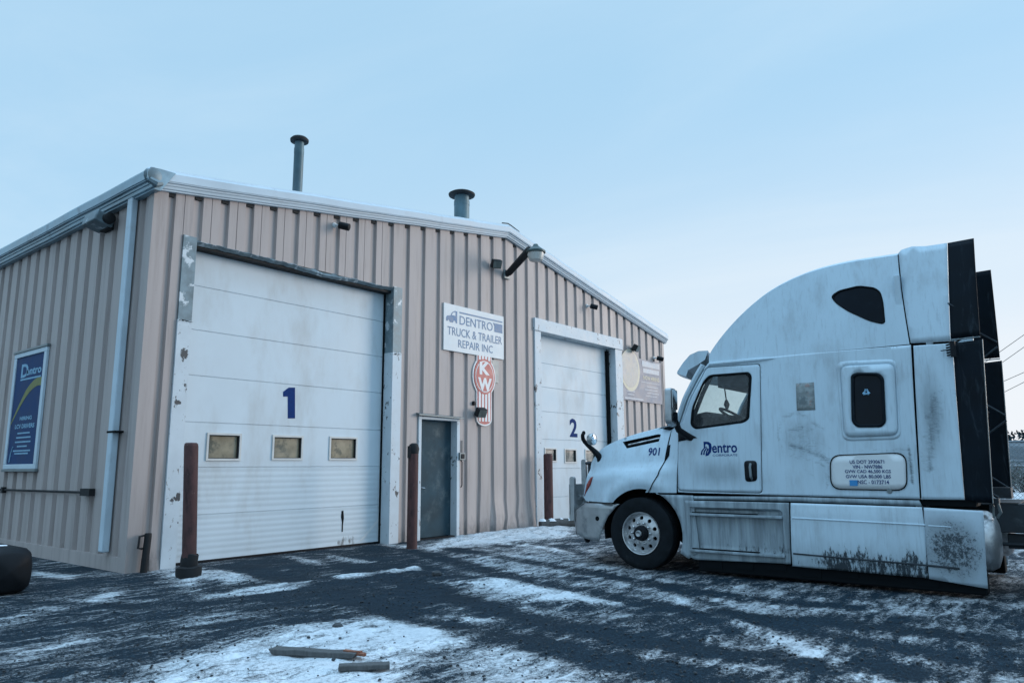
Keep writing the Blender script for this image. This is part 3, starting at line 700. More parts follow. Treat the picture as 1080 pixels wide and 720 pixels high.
# ================================================================== THE TRUCK  (s = rearward from the front wheel, y = inward from the left side, z = up)
T = thing('semi_truck', 'white long-nosed semi truck with a tall sleeper cab streaked with road dirt', 'truck', (9.53, 5.25, 0), rz=0.011834)
TW = 2.42
def L(s, y, z): return (y, -s, z)
def R_(s, y, z): return (TW - y, -s, z)
def fbm(s, z, k=1.): return noise.noise(Vector((s * 2.1 * k, z * 2.1 * k, 4.7))) * .6 + noise.noise(Vector((s * 5 * k, z * 5 * k, 1.7))) * .4

def yc(s, z):       # cab and sleeper side
    y = .03 + .06 * max(0, (z - 1.25) / 1.6) ** 2
    if s < 1.1: y += .07 * ((1.1 - s) / .6) ** 2
    return y
def yr(s, z):       # roof fairing side
    return yc(s, 2.84) + .11 * max(0, z - 2.84) + .05 * max(0, (z - 2.84)) ** 2

def clampf(x): return max(0., min(1., x))
def grime_side(s, z):
    g = .0
    g += .40 * clampf(1 - abs(z - 1.2) / .25) * clampf((s - 1.9) / .4) * .5
    g += .30 * clampf(1 - (z - 1.05) / .25)
    return g
def swirl_side(s, z):
    d = math.hypot((s - 2.22) / .42, (z - 1.72) / .38); e = math.hypot((s - 2.75) / .6, (z - 1.32) / .3)
    return max(.48 * clampf(1.3 - .8 * d), .5 * clampf(1.3 - .9 * e), .25 * clampf(1 - abs(s - 2.7) / .95) * clampf(1 - abs(z - 1.75) / .8), .8 * clampf(1.2 - math.hypot((s - 3.72) / .22, (z - 2.0) / .75)), .72 * clampf(1.2 - math.hypot((s - 1.15) / .7, (z - 1.35) / .28)), .7 * clampf(1 - math.hypot((s - 3.35) / .35, (z - 1.5) / .5)))
def noz(*a): return 0.
SM = [(pl, w, v) for pl, w, v in (([(1.985,1.995), (1.947,1.789), (1.996,1.618), (2.134,1.544), (2.296,1.519), (2.451,1.459), (2.579,1.365)], .03, .62), ([(2.025,2.055), (2.172,2.096), (2.334,2.052)], .04, .7), ([(2.061,1.871), (2.206,1.902), (2.398,1.966), (2.506,1.891)], .04, .65),
      ([(2.108,1.688), (2.281,1.637), (2.459,1.563), (2.543,1.481)], .06, .75), ([(2.602,1.377), (2.527,1.273), (2.496,1.158)], .03, .7), ([(3.442,1.658), (3.453,1.440), (3.453,1.224)], .025, .9), ([(2.893,1.625), (3.156,1.620), (3.409,1.615)], .03, .55), ([(2.186,1.449), (2.328,1.331), (2.454,1.192)], .03, .5),
      ([(3.759,2.247), (3.715,1.977), (3.676,1.653), (3.642,1.385)], .05, .8), ([(3.792,2.082), (3.767,1.812)], .04, .7), ([(3.560,2.540), (3.550,2.206), (3.540,1.765)], .02, .5), ([(2.964,2.768), (3.251,2.752), (3.431,2.688), (3.492,2.569)], .02, .4), ([(0.938,1.329), (1.139,1.304), (1.403,1.330)], .05, .45), ([(0.601,1.591), (0.702,1.329)], .03, .4), ([(2.295,2.649), (2.289,2.405)], .04, .3))]
rs_ = random.Random(11)
for pl, w, v in list(SM[:5]) + list(SM[8:10]):
    for k in range(4):
        ox, oz = rs_.uniform(-.10, .14), rs_.uniform(-.12, .12); SM.append(([(a + ox + rs_.uniform(-.02, .02), b + oz + rs_.uniform(-.02, .02)) for a, b in pl], .02, v * rs_.uniform(.5, .85)))
def smear_side(s, z):
    r = 0
    for pl, w, v in SM:
        for (x0, y0), (x1, y1) in zip(pl, pl[1:]):
            dx, dy = x1 - x0, y1 - y0; t = clampf(((s - x0) * dx + (z - y0) * dy) / (dx * dx + dy * dy)); d = math.hypot(s - x0 - t * dx, z - y0 - t * dy)
            if d < w * 2.2: r = max(r, v * (1 - d / (w * 2.2)))
    e = math.hypot((s - 2.26) / .40, (z - 1.74) / .36); e2 = math.hypot((s - 2.62) / .5, (z - 1.42) / .26)
    return max(r, .50 * clampf(1.6 - 1.5 * e), .40 * clampf(1.5 - 1.5 * e2))
def panel(mb, outline, holes, yf, step=.07, side=0, gr=noz, sw=noz, thick=0., mi=0):
    if area(outline) < 0: outline = outline[::-1]
    V, Tr = sheet(outline, holes, step)
    f = R_ if side else L
    mb.add([f(s, yf(s, z), z) for s, z in V], [t[::-1] for t in Tr] if side else Tr, mi)
    mb.sm += [float(smear_side(s, z)) if sw is swirl_side else 0. for s, z in V]; mb.gr += [float(gr(s, z)) for s, z in V]; mb.sw += [float(sw(s, z)) for s, z in V]
class PB_(MB):
    def __init__(s): super().__init__(); s.gr = []; s.sw = []; s.sm = []
    def fill(s):
        n = len(s.v); s.gr += [0.] * (n - len(s.gr)); s.sw += [0.] * (n - len(s.sw)); s.sm += [0.] * (n - len(s.sm)); s.at['grime'] = s.gr; s.at['swirl'] = s.sw; s.at['smear'] = s.sm
    def make(s, name, m, parent=None, smooth=35, thick=.012, weld=True, bevel=0):
        s.fill()
        o = s.build(name, m, parent or T, smooth=smooth, recalc=False, weld=weld)
        if thick:
            md = o.modifiers.new('thickness', 'SOLIDIFY'); md.thickness = thick; md.offset = -1
        if bevel:
            b = o.modifiers.new('bevel', 'BEVEL'); b.width = bevel; b.segments = 2; b.limit_method = 'ANGLE'; b.angle_limit = .9
        return o
def bridge(mb, curve, yf, h, n=6., fwd=0., cols=28):
    """skin across the truck between a left edge curve and its mirror image, crowned along the curve's normal"""
    m = len(curve); vs = []; us = []
    for k in range(cols + 1):
        t = k / cols; us.append(.5 - .5 * math.cos(PI * t) if n > 3 else t)
    for i, (s, z) in enumerate(curve):
        a = Vector(curve[max(i - 1, 0)]); b = Vector(curve[min(i + 1, m - 1)]); d = (b - a).normalized(); nx, nz = -d.y, d.x
        if nz < 0 or (abs(nz) < .1 and nx > 0): nx, nz = -nx, -nz
        y0 = yf(s, z); hh = h(i / (m - 1)) if callable(h) else h
        for u in us:
            c = (1 - abs(2 * u - 1) ** n); q = fwd * (1 - abs(2 * u - 1) ** 2)
            vs.append(L(s + nx * hh * c - q, y0 + (TW - 2 * y0) * u, z + nz * hh * c))
    w = cols + 1
    mb.add(vs, [(i * w + k, i * w + k + 1, (i + 1) * w + k + 1, (i + 1) * w + k) for i in range(m - 1) for k in range(cols)])
def resample(pts, n):
    P = [Vector(p) for p in pts]; ln = [0]
    for a, b in zip(P, P[1:]): ln.append(ln[-1] + (b - a).length)
    out = []
    for k in range(n):
        d = ln[-1] * k / (n - 1); i = 0
        while i < len(P) - 2 and ln[i + 1] < d: i += 1
        t = (d - ln[i]) / max(1e-9, ln[i + 1] - ln[i]); out.append(tuple(P[i] + (P[i + 1] - P[i]) * t))
    return out
def smoothline(pts, it=2):
    for _ in range(it):
        q = [pts[0]]
        for a, b in zip(pts, pts[1:]): q += [(a[0] * .75 + b[0] * .25, a[1] * .75 + b[1] * .25), (a[0] * .25 + b[0] * .75, a[1] * .25 + b[1] * .75)]
        pts = q + [pts[-1]]
    return pts

# ---------------- cab / sleeper body
door = rpoly([(0.484,1.100), (0.494,1.460), (0.531,1.916), (0.741,2.387), (0.919,2.661), (0.996,2.802), (1.763,2.784), (1.742,2.068), (1.701,1.088)], .05)
win = rpoly([(0.745,2.021), (0.777,2.245), (0.950,2.586), (1.046,2.680), (1.589,2.674), (1.628,2.617), (1.569,2.063), (1.497,2.018), (0.818,1.958)], .06)
slw = rpoly([(2.896,2.527), (2.957,2.550), (3.195,2.526), (3.242,2.464), (3.224,1.943), (3.174,1.894), (2.916,1.901), (2.867,1.970)], .09)
cabo = [(0.826,1.048), (0.475,1.068), (0.476,1.081), (0.494,1.460), (0.518,1.963), (0.566,2.042), (0.712,2.382), (0.898,2.676), (1.012,2.834), (1.020,2.850), (2.129,2.863), (3.566,2.843), (3.511,1.054)]
cabo = [cabo[2]] + cabo[3:]
def front_cut(o): return o
for side in (0, 1):
    mb = PB_(); panel(mb, cabo, [dens(door, .05), slw], yc, .035 if not side else .08, side, grime_side, swirl_side)
    mb.make('cab_side', M['truck'], bevel=0)
    f = R_ if side else L
    # door leaf, its window, seal and handle
    mb = PB_(); cx = sum(p[0] for p in door) / len(door); cz = sum(p[1] for p in door) / len(door)
    dl = [(s + (.008 if s < cx else -.008), z + (.008 if z < cz else -.008)) for s, z in door]
    panel(mb, dl, [win], lambda s, z: yc(s, z) - .006, .04, side, grime_side, swirl_side); d = mb.make('door', M['truck'])
    mb = PB_(); panel(mb, dens(door, .05), [[(s + (.03 if s < cx else -.03), z + (.03 if z < cz else -.03)) for s, z in door]], lambda s, z: yc(s, z) + .014, .2, side); mb.make('door_seal', M['seam'], d, thick=0)
    mb = PB_(); panel(mb, win, [], lambda s, z: yc(s, z) + .004, .1, side); mb.make('window', M['glassfar'] if side else M['glass'], d, thick=0)
    mb = PB_(); wx = sum(p[0] for p in win) / len(win); wz = sum(p[1] for p in win) / len(win)
    panel(mb, [(wx + (s - wx) * 1.035, wz + (z - wz) * 1.035) for s, z in win], [[(wx + (s - wx) * .95, wz + (z - wz) * .95) for s, z in win]], lambda s, z: yc(s, z) - .010, .1, side); mb.make('window_seal', M['seam'], d, thick=.012)
    hq = [(1.484,1.509), (1.655,1.507), (1.645,1.246), (1.487,1.232)]
    hp = rpoly([hq[0], hq[1], hq[2], hq[3]], .05)
    mb = PB_(); panel(mb, hp, [], lambda s, z: yc(s, z) - .012, .1, side); mb.fill(); o = mb.make('handle', M['black'], d, thick=.02)
    mb = PB_(); hx = (hq[0][0] + hq[1][0]) / 2; hz = (hq[0][1] + hq[2][1]) / 2
    mb.tube([f(hx, -.01 + yc(hx, hz), hz + .09), f(hx, -.035 + yc(hx, hz), hz + .05), f(hx + .005, -.035 + yc(hx, hz), hz - .08), f(hx + .005, -.0 + yc(hx, hz), hz - .11)], .018, 8); mb.make('latch', M['grey'], d, thick=0)
    # sleeper window: raised moulding, seal and dark pane
    bez = [(2.716,2.721), (3.401,2.691), (3.379,1.737), (2.728,1.732)]; inn = [(2.773,2.656), (3.376,2.636), (3.348,1.788), (2.760,1.783)]
    mb = PB_(); panel(mb, rpoly(bez, .10), [rpoly(inn, .09)], lambda s, z: yc(s, z) - .003, .06, side, grime_side, swirl_side); mb.make('window_moulding', M['truck'], thick=.01, bevel=0)
    mb = PB_(); panel(mb, rpoly(inn, .09), [slw], lambda s, z: yc(s, z) - .022, .06, side, grime_side, swirl_side); wm = mb.make('window_surround', M['truck'], thick=.03, bevel=0)
    sx = sum(p[0] for p in slw) / len(slw); sz = sum(p[1] for p in slw) / len(slw)
    mb = PB_(); panel(mb, [(sx + (s - sx) * 1.06, sz + (z - sz) * 1.03) for s, z in slw], [[(sx + (s - sx) * .86, sz + (z - sz) * .93) for s, z in slw]], lambda s, z: yc(s, z) - .030, .1, side); mb.make('window_seal', M['extblack'], wm, thick=.01)
    mb = PB_(); panel(mb, slw, [], lambda s, z: yc(s, z) - .012, .1, side); mb.make('sleeper_window', M['darkglass'], thick=0)
for side in (0, 1):
    f = R_ if side else L
    mb = MB(); mb.tube([f(.62, .24, 1.95), f(.86, .24, 2.45), f(1.05, .26, 2.80)], .11 if side else .03, 10); mb.tube([f(1.75, .20, 1.2), f(1.80, .20, 2.8)], .10, 8); mb.build('pillar_trim', M['headlining'], T)
# windscreen between the pillars, roof header, cowl and rear wall
ap = [(0.518,2.048), (0.667,2.391), (0.854,2.689), (0.962,2.842)]
ap = [(s - .02, z) for s, z in resample(ap, 14)]
mb = PB_(); bridge(mb, ap[1:-1], lambda s, z: yc(s, z) + .02, .0, 2.2, .22); mb.make('windscreen', M['glass'], thick=0)
mb = PB_()
for side in (0, 1):
    f = R_ if side else L
    mb.tube([f(s, yc(s, z) + .03, z) for s, z in ap], .045, 8)
explode(mb.make('windscreen_pillar', M['truck'], thick=0))
mb = MB(); mb.prism([(.10, 2.3), (3.50, 2.3), (3.50, 3.7), (.5, 2.86)], lambda y, z: (0, 0, 0), lambda y, z: (0, 0, 0)) if False else None
mb.box((.16, -3.50, .95), (TW - .16, -3.44, 3.72)); mb.build('rear_wall', M['truck'], T, smooth=0)

# ---------------- roof fairing
rp = smoothline([(0.917,2.953), (1.005,3.111), (1.233,3.383), (1.527,3.654), (1.877,3.895), (2.337,4.059), (2.826,4.122), (3.446,4.107)])
H_R = .10
def nrm(c, i):
    a = Vector(c[max(i - 1, 0)]); b = Vector(c[min(i + 1, len(c) - 1)]); d = (b - a).normalized(); return (-d.y, d.x) if d.x >= 0 else (d.y, -d.x)
rp = resample(rp, 40); rpe = [(p[0] - nrm(rp, i)[0] * H_R, p[1] - nrm(rp, i)[1] * H_R) for i, p in enumerate(rp)]
seam = [(1.062,2.849), (2.129,2.863), (3.566,2.843)]
rpe[0] = (max(rpe[0][0], seam[0][0] - .0), seam[0][1] + .015)
z_seam = lambda s: seam[0][1] + .012 + (seam[2][1] - seam[0][1]) * (s - seam[0][0]) / (seam[2][0] - seam[0][0])
sl = [(3.491,4.034), (3.507,3.551), (3.532,3.194), (3.558,2.866)]
edge = [p for p in rpe if p[1] > z_seam(p[0]) + .004 and p[0] < sl[0][0] - .03]
outl = [(edge[0][0] + .002, z_seam(edge[0][0]))] + edge + [(sl[0][0] - .006, edge[-1][1]), (sl[1][0] - .006, sl[1][1]), (sl[2][0] - .006, sl[2][1]), (sl[3][0] - .006, z_seam(3.58))]
outl = [p for i, p in enumerate(outl) if i == 0 or math.dist(p, outl[i - 1]) > .004]
cwin = rpoly([(2.691,3.582), (2.788,3.648), (3.028,3.674), (3.210,3.618), (3.270,3.555), (3.296,3.424), (3.303,3.161), (3.267,3.142), (3.132,3.195), (2.890,3.355), (2.752,3.479)], .05)
mb = PB_()
for side in (0, 1): panel(mb, outl, [cwin], yr, .08, side, noz, lambda s, z: .25 * clampf(1 - math.hypot((s - 2.6) / .8, (z - 3.0) / .3)))
bridge(mb, edge + [(sl[0][0] - .006, edge[-1][1])], yr, H_R, 5.0)
roofp = mb.make('roof_fairing', M['truck'], smooth=50, thick=.0)
for side in (0, 1):
    mb = PB_(); panel(mb, cwin, [], lambda s, z: yr(s, z) + .006, .1, side); mb.make('roof_window', M['darkglass'], roofp, thick=0)
    mb = PB_(); cx_ = sum(p[0] for p in cwin) / len(cwin); cz_ = sum(p[1] for p in cwin) / len(cwin)
    panel(mb, [(cx_ + (s - cx_) * 1.02, cz_ + (z - cz_) * 1.02) for s, z in cwin], [[(cx_ + (s - cx_) * .95, cz_ + (z - cz_) * .93) for s, z in cwin]], lambda s, z: yr(s, z) - .006, .1, side); mb.make('window_seal', M['seam'], roofp, thick=.006)
mb = PB_()
for side in (0, 1): panel(mb, [(seam[0][0] + .02, seam[0][1] - .02), (3.58, seam[2][1] - .02), (3.58, seam[2][1] + .03), (seam[0][0] + .02, seam[0][1] + .03)], [], lambda s, z: yc(s, 2.84) + .014, .2, side)
explode(mb.make('roof_seam', M['seam'], roofp, thick=0))
# drip moulding above the door
mb = PB_()
dm = [(0.969,2.775), (1.042,2.842), (1.761,2.840), (1.962,2.840)]
for side in (0, 1):
    f = R_ if side else L
    mb.tube([f(s, yc(s, z) - .0, z) for s, z in resample(dm, 10)], [.012] + [.028] * 7 + [.02, .006], 8)
explode(mb.make('drip_moulding', M['truck'], thick=0))
# sun visor
vp = [(0.528,2.759), (0.537,2.793), (0.632,2.910), (0.740,3.010), (0.872,3.052), (1.015,3.045), (0.965,2.920), (0.833,2.850), (0.699,2.793), (0.665,2.707)]
mb = PB_(); n = len(vp); vs = []; fsx = []; cols = 16
for k in range(cols + 1):
    u = k / cols; y = .14 + (TW - .28) * u; q = .20 * (1 - (2 * u - 1) ** 2)
    vs += [L(s - q, y, z) for s, z in vp]
mb.add(vs, [(k * n + i, k * n + (i + 1) % n, (k + 1) * n + (i + 1) % n, (k + 1) * n + i) for k in range(cols) for i in range(n)] + [tuple(range(n))[::-1], tuple(cols * n + i for i in range(n))])
mb.fill(); mb.build('sun_visor', M['truck'], T, smooth=40)

# ---------------- side extenders behind the sleeper
gap = .012
e_up = [(p[0] + .008, p[1]) for p in sl[::-1]][:-1] + [(sl[0][0] + .008, sl[0][1])] + [(3.533,4.069), (3.650,4.090), (3.801,4.063), (4.024,4.058), (3.972,2.852)]
e_lo = [(3.592,2.830), (3.988,2.817), (3.950,1.056), (3.528,1.051)]
k_up = [(4.030,4.058), (4.299,4.064), (4.268,2.874), (3.980,2.869)]
k_lo = [(3.994,2.815), (4.279,2.831), (4.208,1.023), (3.956,1.054)]
for side in (0, 1):
    mb = PB_(); panel(mb, e_up, [], yr, .08, side); panel(mb, e_lo, [], yc, .04, side, lambda s, z: .25 * clampf(1 - (z - 1.1) / .5), swirl_side); ex = mb.make('side_extender', M['truck'], thick=.03)
    mb = PB_(); panel(mb, [(3.44, 1.06), (3.70, 1.06), (3.72, 2.83), (3.66, 3.9), (3.40, 3.9), (3.44, 2.83)], [], lambda s, z: (yc(s, z) if z < 2.84 else yr(s, z)) + .05, .1, side); mb.make('extender_backing', M['seam'], ex, thick=0)
    mb = PB_(); panel(mb, k_up, [], lambda s, z: yr(s, z) + .004, .08, side); panel(mb, k_lo, [], lambda s, z: yc(s, z) + .004, .08, side); mb.make('rubber_edge', M['extblack'], ex, thick=.012)
    f = R_ if side else L
    mb = PB_(); a, b = k_lo[1], k_lo[2]; mb.tube([f(a[0] + .004, yc(*a) + .012, a[1]), f(b[0] + .004, yc(*b) + .012, b[1])], .007, 6)
    a, b = k_up[3], k_up[2]; mb.tube([f(a[0], yc(a[0], 2.84) - .004, a[1] - .015), f(b[0], yc(b[0], 2.84) - .004, b[1] - .015)], .008, 6); mb.make('edge_strip', M['grey'], ex, thick=0)
    mb = PB_()
    for k in range(5): z0 = 1.3 + .5 * k; mb.tube([f(3.98, .16, z0), f(4.26, .16, z0 + .22 * (1 if k % 2 else -1))], .014, 6)
    explode(mb.make('brace', M['frame'], ex, thick=0))
    h = [(3.954,2.736)][0]
    mb = PB_()
    for k in range(5): mb.tube([f(h[0] - .02, .06, h[1] - .06 + .03 * k), f(h[0] + .05, -.02, h[1] - .06 + .03 * k)], .011, 6)
    mb.tube([f(h[0] + .05, -.01, h[1] - .09), f(h[0] + .05, -.01, h[1] + .09)], .03, 8); mb.tube([f(h[0] - .08, .05, h[1]), f(h[0], .02, h[1])], .006, 6); mb.make('grab_bracket', M['black'], ex, thick=0)

# ---------------- hood with fenders
def yh(s, z):
    q = clampf((z - (1.27 + .10 * clampf((s + .9) / 1.3))) / .16); y = .02 + .085 * q * q * (3 - 2 * q) + .24 * clampf((z - 1.30) / .68) ** 1.6
    if s < -.45: y += .13 * ((-.45 - s) / .55) ** 2
    y -= .05 * clampf(1 - abs(math.hypot(s + .06, z - .5) - .72) / .14) * (1 if z < 1.3 else clampf(1 - (z - 1.3) / .15))
    return y
ac = (-.06, .50); AR = .625
ht = [(-1.188,0.978), (-1.140,1.152), (-1.056,1.355)] + [(-1.068,1.507), (-0.960,1.630)] + [(-0.845,1.724), (-0.638,1.812), (-0.370,1.897), (-0.014,1.974), (0.112,1.999)]
ht = smoothline(ht, 2)
hb = [(0.304,1.951), (0.284,1.729), (0.269,1.515), (0.216,1.329), (0.127,1.168), (0.055,1.074)]
a0 = math.radians(62)
zb = 1.065
sa = math.sqrt(AR ** 2 - (zb - ac[1]) ** 2)
a1 = math.atan2(zb - .02 - ac[1], -1)
arch = [(ac[0] + AR * math.sin(t), ac[1] + AR * math.cos(t)) for t in [math.radians(14 - k * 4.2) for k in range(15)]]
fz = .935
fzs = [(-1.117,0.923), (-0.517,0.919)]
arch = [p for p in arch if p[1] > fzs[1][1] - .0]
hood = [hb[-1]] + arch + [(arch[-1][0] - .02, fzs[1][1])] + [fzs[0]] + ht + hb[:-1]
hood = [p for i, p in enumerate(hood) if i == 0 or math.dist(p, hood[i - 1]) > .004]
vent = [(-0.466,1.810), (0.107,1.910), (0.153,1.902), (0.141,1.800), (-0.371,1.709)]
mb = PB_()
for side in (0, 1): panel(mb, hood, [vent], yh, .06, side, lambda s, z: .35 * clampf(1 - (math.hypot(s - ac[0], z - ac[1]) - AR) / .14) + .1)
bridge(mb, resample(ht, 44), yh, .07, 3.0, 0)
hd = mb.make('hood', M['truck'], smooth=42, thick=.0)
for side in (0, 1):
    f = R_ if side else L
    mb = PB_(); panel(mb, vent, [], lambda s, z: yh(s, z) + .05, .1, side); a = vent[0]; b = vent[2]; m1 = ((vent[0][0] + vent[4][0]) / 2, (vent[0][1] + vent[4][1]) / 2); m2 = ((vent[2][0] + vent[3][0]) / 2, (vent[2][1] + vent[3][1]) / 2)
    mb.make('vent', M['seam'], hd, thick=0)
    mb = PB_(); mb.tube([f(m1[0] + .05, yh(*m1) + .02, m1[1] - .0), f(m2[0] - .01, yh(*m2) + .02, m2[1] + .0)], .012, 6); mb.make('vent_bar', M['alloy'], hd, thick=0)
    lampo = [(-1.159,0.995), (-1.082,1.168), (-0.967,1.283), (-0.924,1.291), (-0.987,1.169), (-1.129,1.038)]
    mb = PB_(); panel(mb, lampo, [], lambda s, z: yh(s, z) - .012, .05, side); mb.make('headlight', M['lamp_red'], thick=.02)
# grille across the nose
gp = [(-.985, .98), (-1.0, 1.15), (-.97, 1.3), (-.93, 1.42)]
gc = [p for p in resample(ht, 44) if .97 < p[1] < 1.40]
mb = MB(); vs = []; nu = 24
for i, (s, z) in enumerate(gc):
    y0 = yh(s, z)
    for k in range(nu + 1):
        u = .17 + .66 * k / nu; c = (1 - abs(2 * u - 1) ** 3)
        vs.append(L(s - .07 * c - .016, y0 + (TW - 2 * y0) * u, z + .01))
mb.add(vs, [(i * (nu + 1) + k, i * (nu + 1) + k + 1, (i + 1) * (nu + 1) + k + 1, (i + 1) * (nu + 1) + k) for i in range(len(gc) - 1) for k in range(nu)])
gr_ = mb.build('grille', M['seam'], T)
for i in range(1, len(gc), 2):
    mb = MB(); mb.tube([Vector(v) + Vector((0, .012, 0)) for v in vs[i * (nu + 1):(i + 1) * (nu + 1)]], .012, 6); mb.build('slat', M['chromedull'], gr_)
mb = MB(); mb.box((.45, .10, .80), (TW - .45, .80, 1.35)); mb.build('radiator', M['seam'], T, smooth=0)
# cowl between hood and door
cow = [(p[0] - .05, p[1]) for p in hb] + [(0.468,1.074), (0.484,1.460), (0.508,1.950), (0.566,2.042), (0.507,2.024)]
def yk(s, z):
    a = yh(min(s, .32), z) + .014; b = .10 + .06 * clampf((z - 1.3) / .7); q = clampf((s - .30) / .2)
    return a + (b - a) * q
mb = PB_()
for side in (0, 1): panel(mb, cow, [], yk, .06, side, noz)
cc = resample([(0.180,1.992), (0.387,2.046), (0.448,2.064)], 6); bridge(mb, cc, lambda s, z: .28, .06, 4); mb.make('cowl', M['truck'], thick=0)
mb = PB_()
for side in (0, 1): panel(mb, dens([(p[0] - .01, p[1]) for p in hb] + [(p[0] + .014, p[1]) for p in hb[::-1]], .05), [], lambda s, z: yh(min(s, .32), z) + .007, .2, side)
explode(mb.make('hood_gap', M['seam'], thick=0))
mb = PB_(); ci = [(0.261,1.731), (0.337,1.749), (0.337,1.595), (0.281,1.508), (0.244,1.515)]
for side in (0, 1): panel(mb, ci, [], lambda s, z: yk(s, z) - .006, .1, side)
explode(mb.make('intake', M['seam'], thick=.004))

# ---------------- wheels
def tyre_prof(w=.29, r=.50, ri=.29):
    h = w / 2
    return [(-h * .80, ri), (-h * .92, ri + .02), (-h, ri + .08), (-h, r - .07), (-h * .93, r - .02), (-h * .82, r), (-h * .45, r + .003), (-h * .43, r - .014), (-h * .37, r - .014), (-h * .35, r + .003), (-.01, r + .004), (-.008, r - .012), (.008, r - .012), (.01, r + .004),
            (h * .35, r + .003), (h * .37, r - .014), (h * .43, r - .014), (h * .45, r + .003), (h * .82, r), (h * .93, r - .02), (h, r - .07), (h, ri + .08), (h * .92, ri + .02), (h * .80, ri)]
def front_wheel(s, y0, sgn):
    cy = y0 + sgn * .15
    mb = MB(); mb.lathe(tyre_prof(), (cy, -s, .50), 'x', 64); w_ = mb.build('wheel', M['rubber'], T, smooth=30)
    rim_parts(s, cy, sgn, w_, .02)
def rim_parts(s, cy, sgn, w_, dish):
    mb = MB(); o = -sgn        # outward direction along local x
    X0 = cy + o * .125
    prof = [(X0, .300), (X0 + o * .014, .296), (X0 + o * .010, .285), (X0 - o * .03, .274), (X0 - o * (.035 + dish), .262)]
    mb.lathe(prof, (0, -s, .50), 'x', 48)
    # disc with ten hand holes
    r0, r1 = .262, .095; V = []; Fc = []; xd = X0 - o * (.035 + dish); xi = xd + o * .03
    out = [(.262 * math.cos(2 * PI * k / 60), .262 * math.sin(2 * PI * k / 60)) for k in range(60)]
    holes = [[(.212 * math.cos(2 * PI * (j + .5) / 10) + .028 * math.cos(t), .212 * math.sin(2 * PI * (j + .5) / 10) + .028 * math.sin(t)) for t in [2 * PI * k / 12 for k in range(12)]] for j in range(10)]
    V, Tr = sheet(out, holes, .04); mb.add([(xd + (xi - xd) * clampf((.262 - math.hypot(a, b)) / .08), a - s, b + .50) for a, b in V], Tr)
    for h_ in holes:
        n = len(h_); q = [(xd + (xi - xd) * clampf((.262 - math.hypot(a, b)) / .08), a - s, b + .5) for a, b in h_]
        mb.add(q + [(x - o * .03, y, z) for x, y, z in q], [(i, (i + 1) % n, n + (i + 1) % n, n + i) for i in range(n)])
    mb.build('rim', M['alloy'], w_, smooth=30, weld=True)
    mb = MB(); mb.lathe([(xd - o * .06, .262), (xd - o * .06, .001)], (0, -s, .50), 'x', 24); mb.build('brake_drum', M['seam'], w_)
    mb = MB()
    for j in range(10):
        a = 2 * PI * j / 10; c = (xi, -s + .143 * math.cos(a), .5 + .143 * math.sin(a)); mb.tube([c, (c[0] + o * .035, c[1], c[2]), (c[0] + o * .045, c[1], c[2])], [.019, .017, .006], 8)
    explode(mb.build('lug_nut', M['alloy'], w_))
    mb = MB(); mb.lathe([(xi - o * .0, .112), (xi + o * .02, .108), (xi + o * .06, .100), (xi + o * .085, .085), (xi + o * .09, .062)], (0, -s, .50), 'x', 24); mb.lathe([(xi + o * .085, .07), (xi + o * .07, .001)], (0, -s, .50), 'x', 24); mb.build('hub', M['black'], w_)
    mb = MB(); mb.lathe([(xi + o * .07, .047), (xi + o * .105, .045), (xi + o * .11, .036), (xi + o * .10, .020), (xi + o * .10, .001)], (0, -s, .50), 'x', 20); mb.build('hub_cap', M['chromedull'], w_)
front_wheel(-.09, .01, 1); front_wheel(-.09, TW - .01, -1)
for s in (5.45, 6.75):
    for y0, sg in ((.02, 1), (TW - .02, -1)):
        mb = MB(); mb.lathe(tyre_prof(), (y0 + sg * .15, -s, .5), 'x', 40); mb.lathe(tyre_prof(), (y0 + sg * .49, -s, .5), 'x', 40); w_ = mb.build('wheel', M['rubber'], T, smooth=30)
        mb = MB(); mb.lathe([(y0 + sg * .02, .30), (y0 + sg * .05, .28), (y0 + sg * .20, .26), (y0 + sg * .21, .13), (y0 + sg * .05, .12), (y0 + sg * .04, .001)], (0, -s, .5), 'x', 32); mb.build('rim', M['alloy'], w_)
# wheel housings
mb = MB()
for side in (0, 1):
    f = R_ if side else L; n = 24; R0 = AR + .05; vs = []
    for k in range(n + 1):
        t = math.radians(-100 + 200 * k / n); vs += [f(ac[0] + R0 * math.sin(t), .10, ac[1] + R0 * math.cos(t)), f(ac[0] + R0 * math.sin(t), .60, ac[1] + R0 * math.cos(t))]
    mb.add(vs, [(2 * k, 2 * k + 1, 2 * k + 3, 2 * k + 2) for k in range(n)])
    mb.add([f(ac[0] + R0 * math.sin(math.radians(-100 + 200 * k / n)), .60, ac[1] + R0 * math.cos(math.radians(-100 + 200 * k / n))) for k in range(n + 1)], [tuple(range(n + 1))])
explode(mb.build('wheel_housing', M['seam'], T))

# ---------------- bumper and guard
def yb_(s, z):
    y = .05
    if s < -.72: y += .13 * ((-.72 - s) / .5) ** 2
    return y
bo = [(-1.312,0.785), (-1.109,0.876), (-1.083,0.896), (-0.438,0.900), (-0.503,0.851), (-0.637,0.716), (-0.733,0.547), (-0.805,0.344), (-1.115,0.369), (-1.312,0.422), (-1.344,0.520)]
mb = PB_()
for side in (0, 1): panel(mb, bo, [], yb_, .06, side, lambda s, z: .35 * clampf(1 - (z - .35) / .15))
fr_ = resample([(-1.345,0.782), (-1.376,0.601), (-1.345,0.417)], 8); bridge(mb, fr_, yb_, 0., 2, .10)
tp_ = resample([(-1.345,0.782), (-1.142,0.873), (-1.115,0.893)], 5); bridge(mb, tp_, yb_, 0., 2, .10)
bp_ = mb.make('bumper', M['chromedull'], smooth=40, thick=.008)
q = [(-0.825,0.677)][0]; mb = MB()
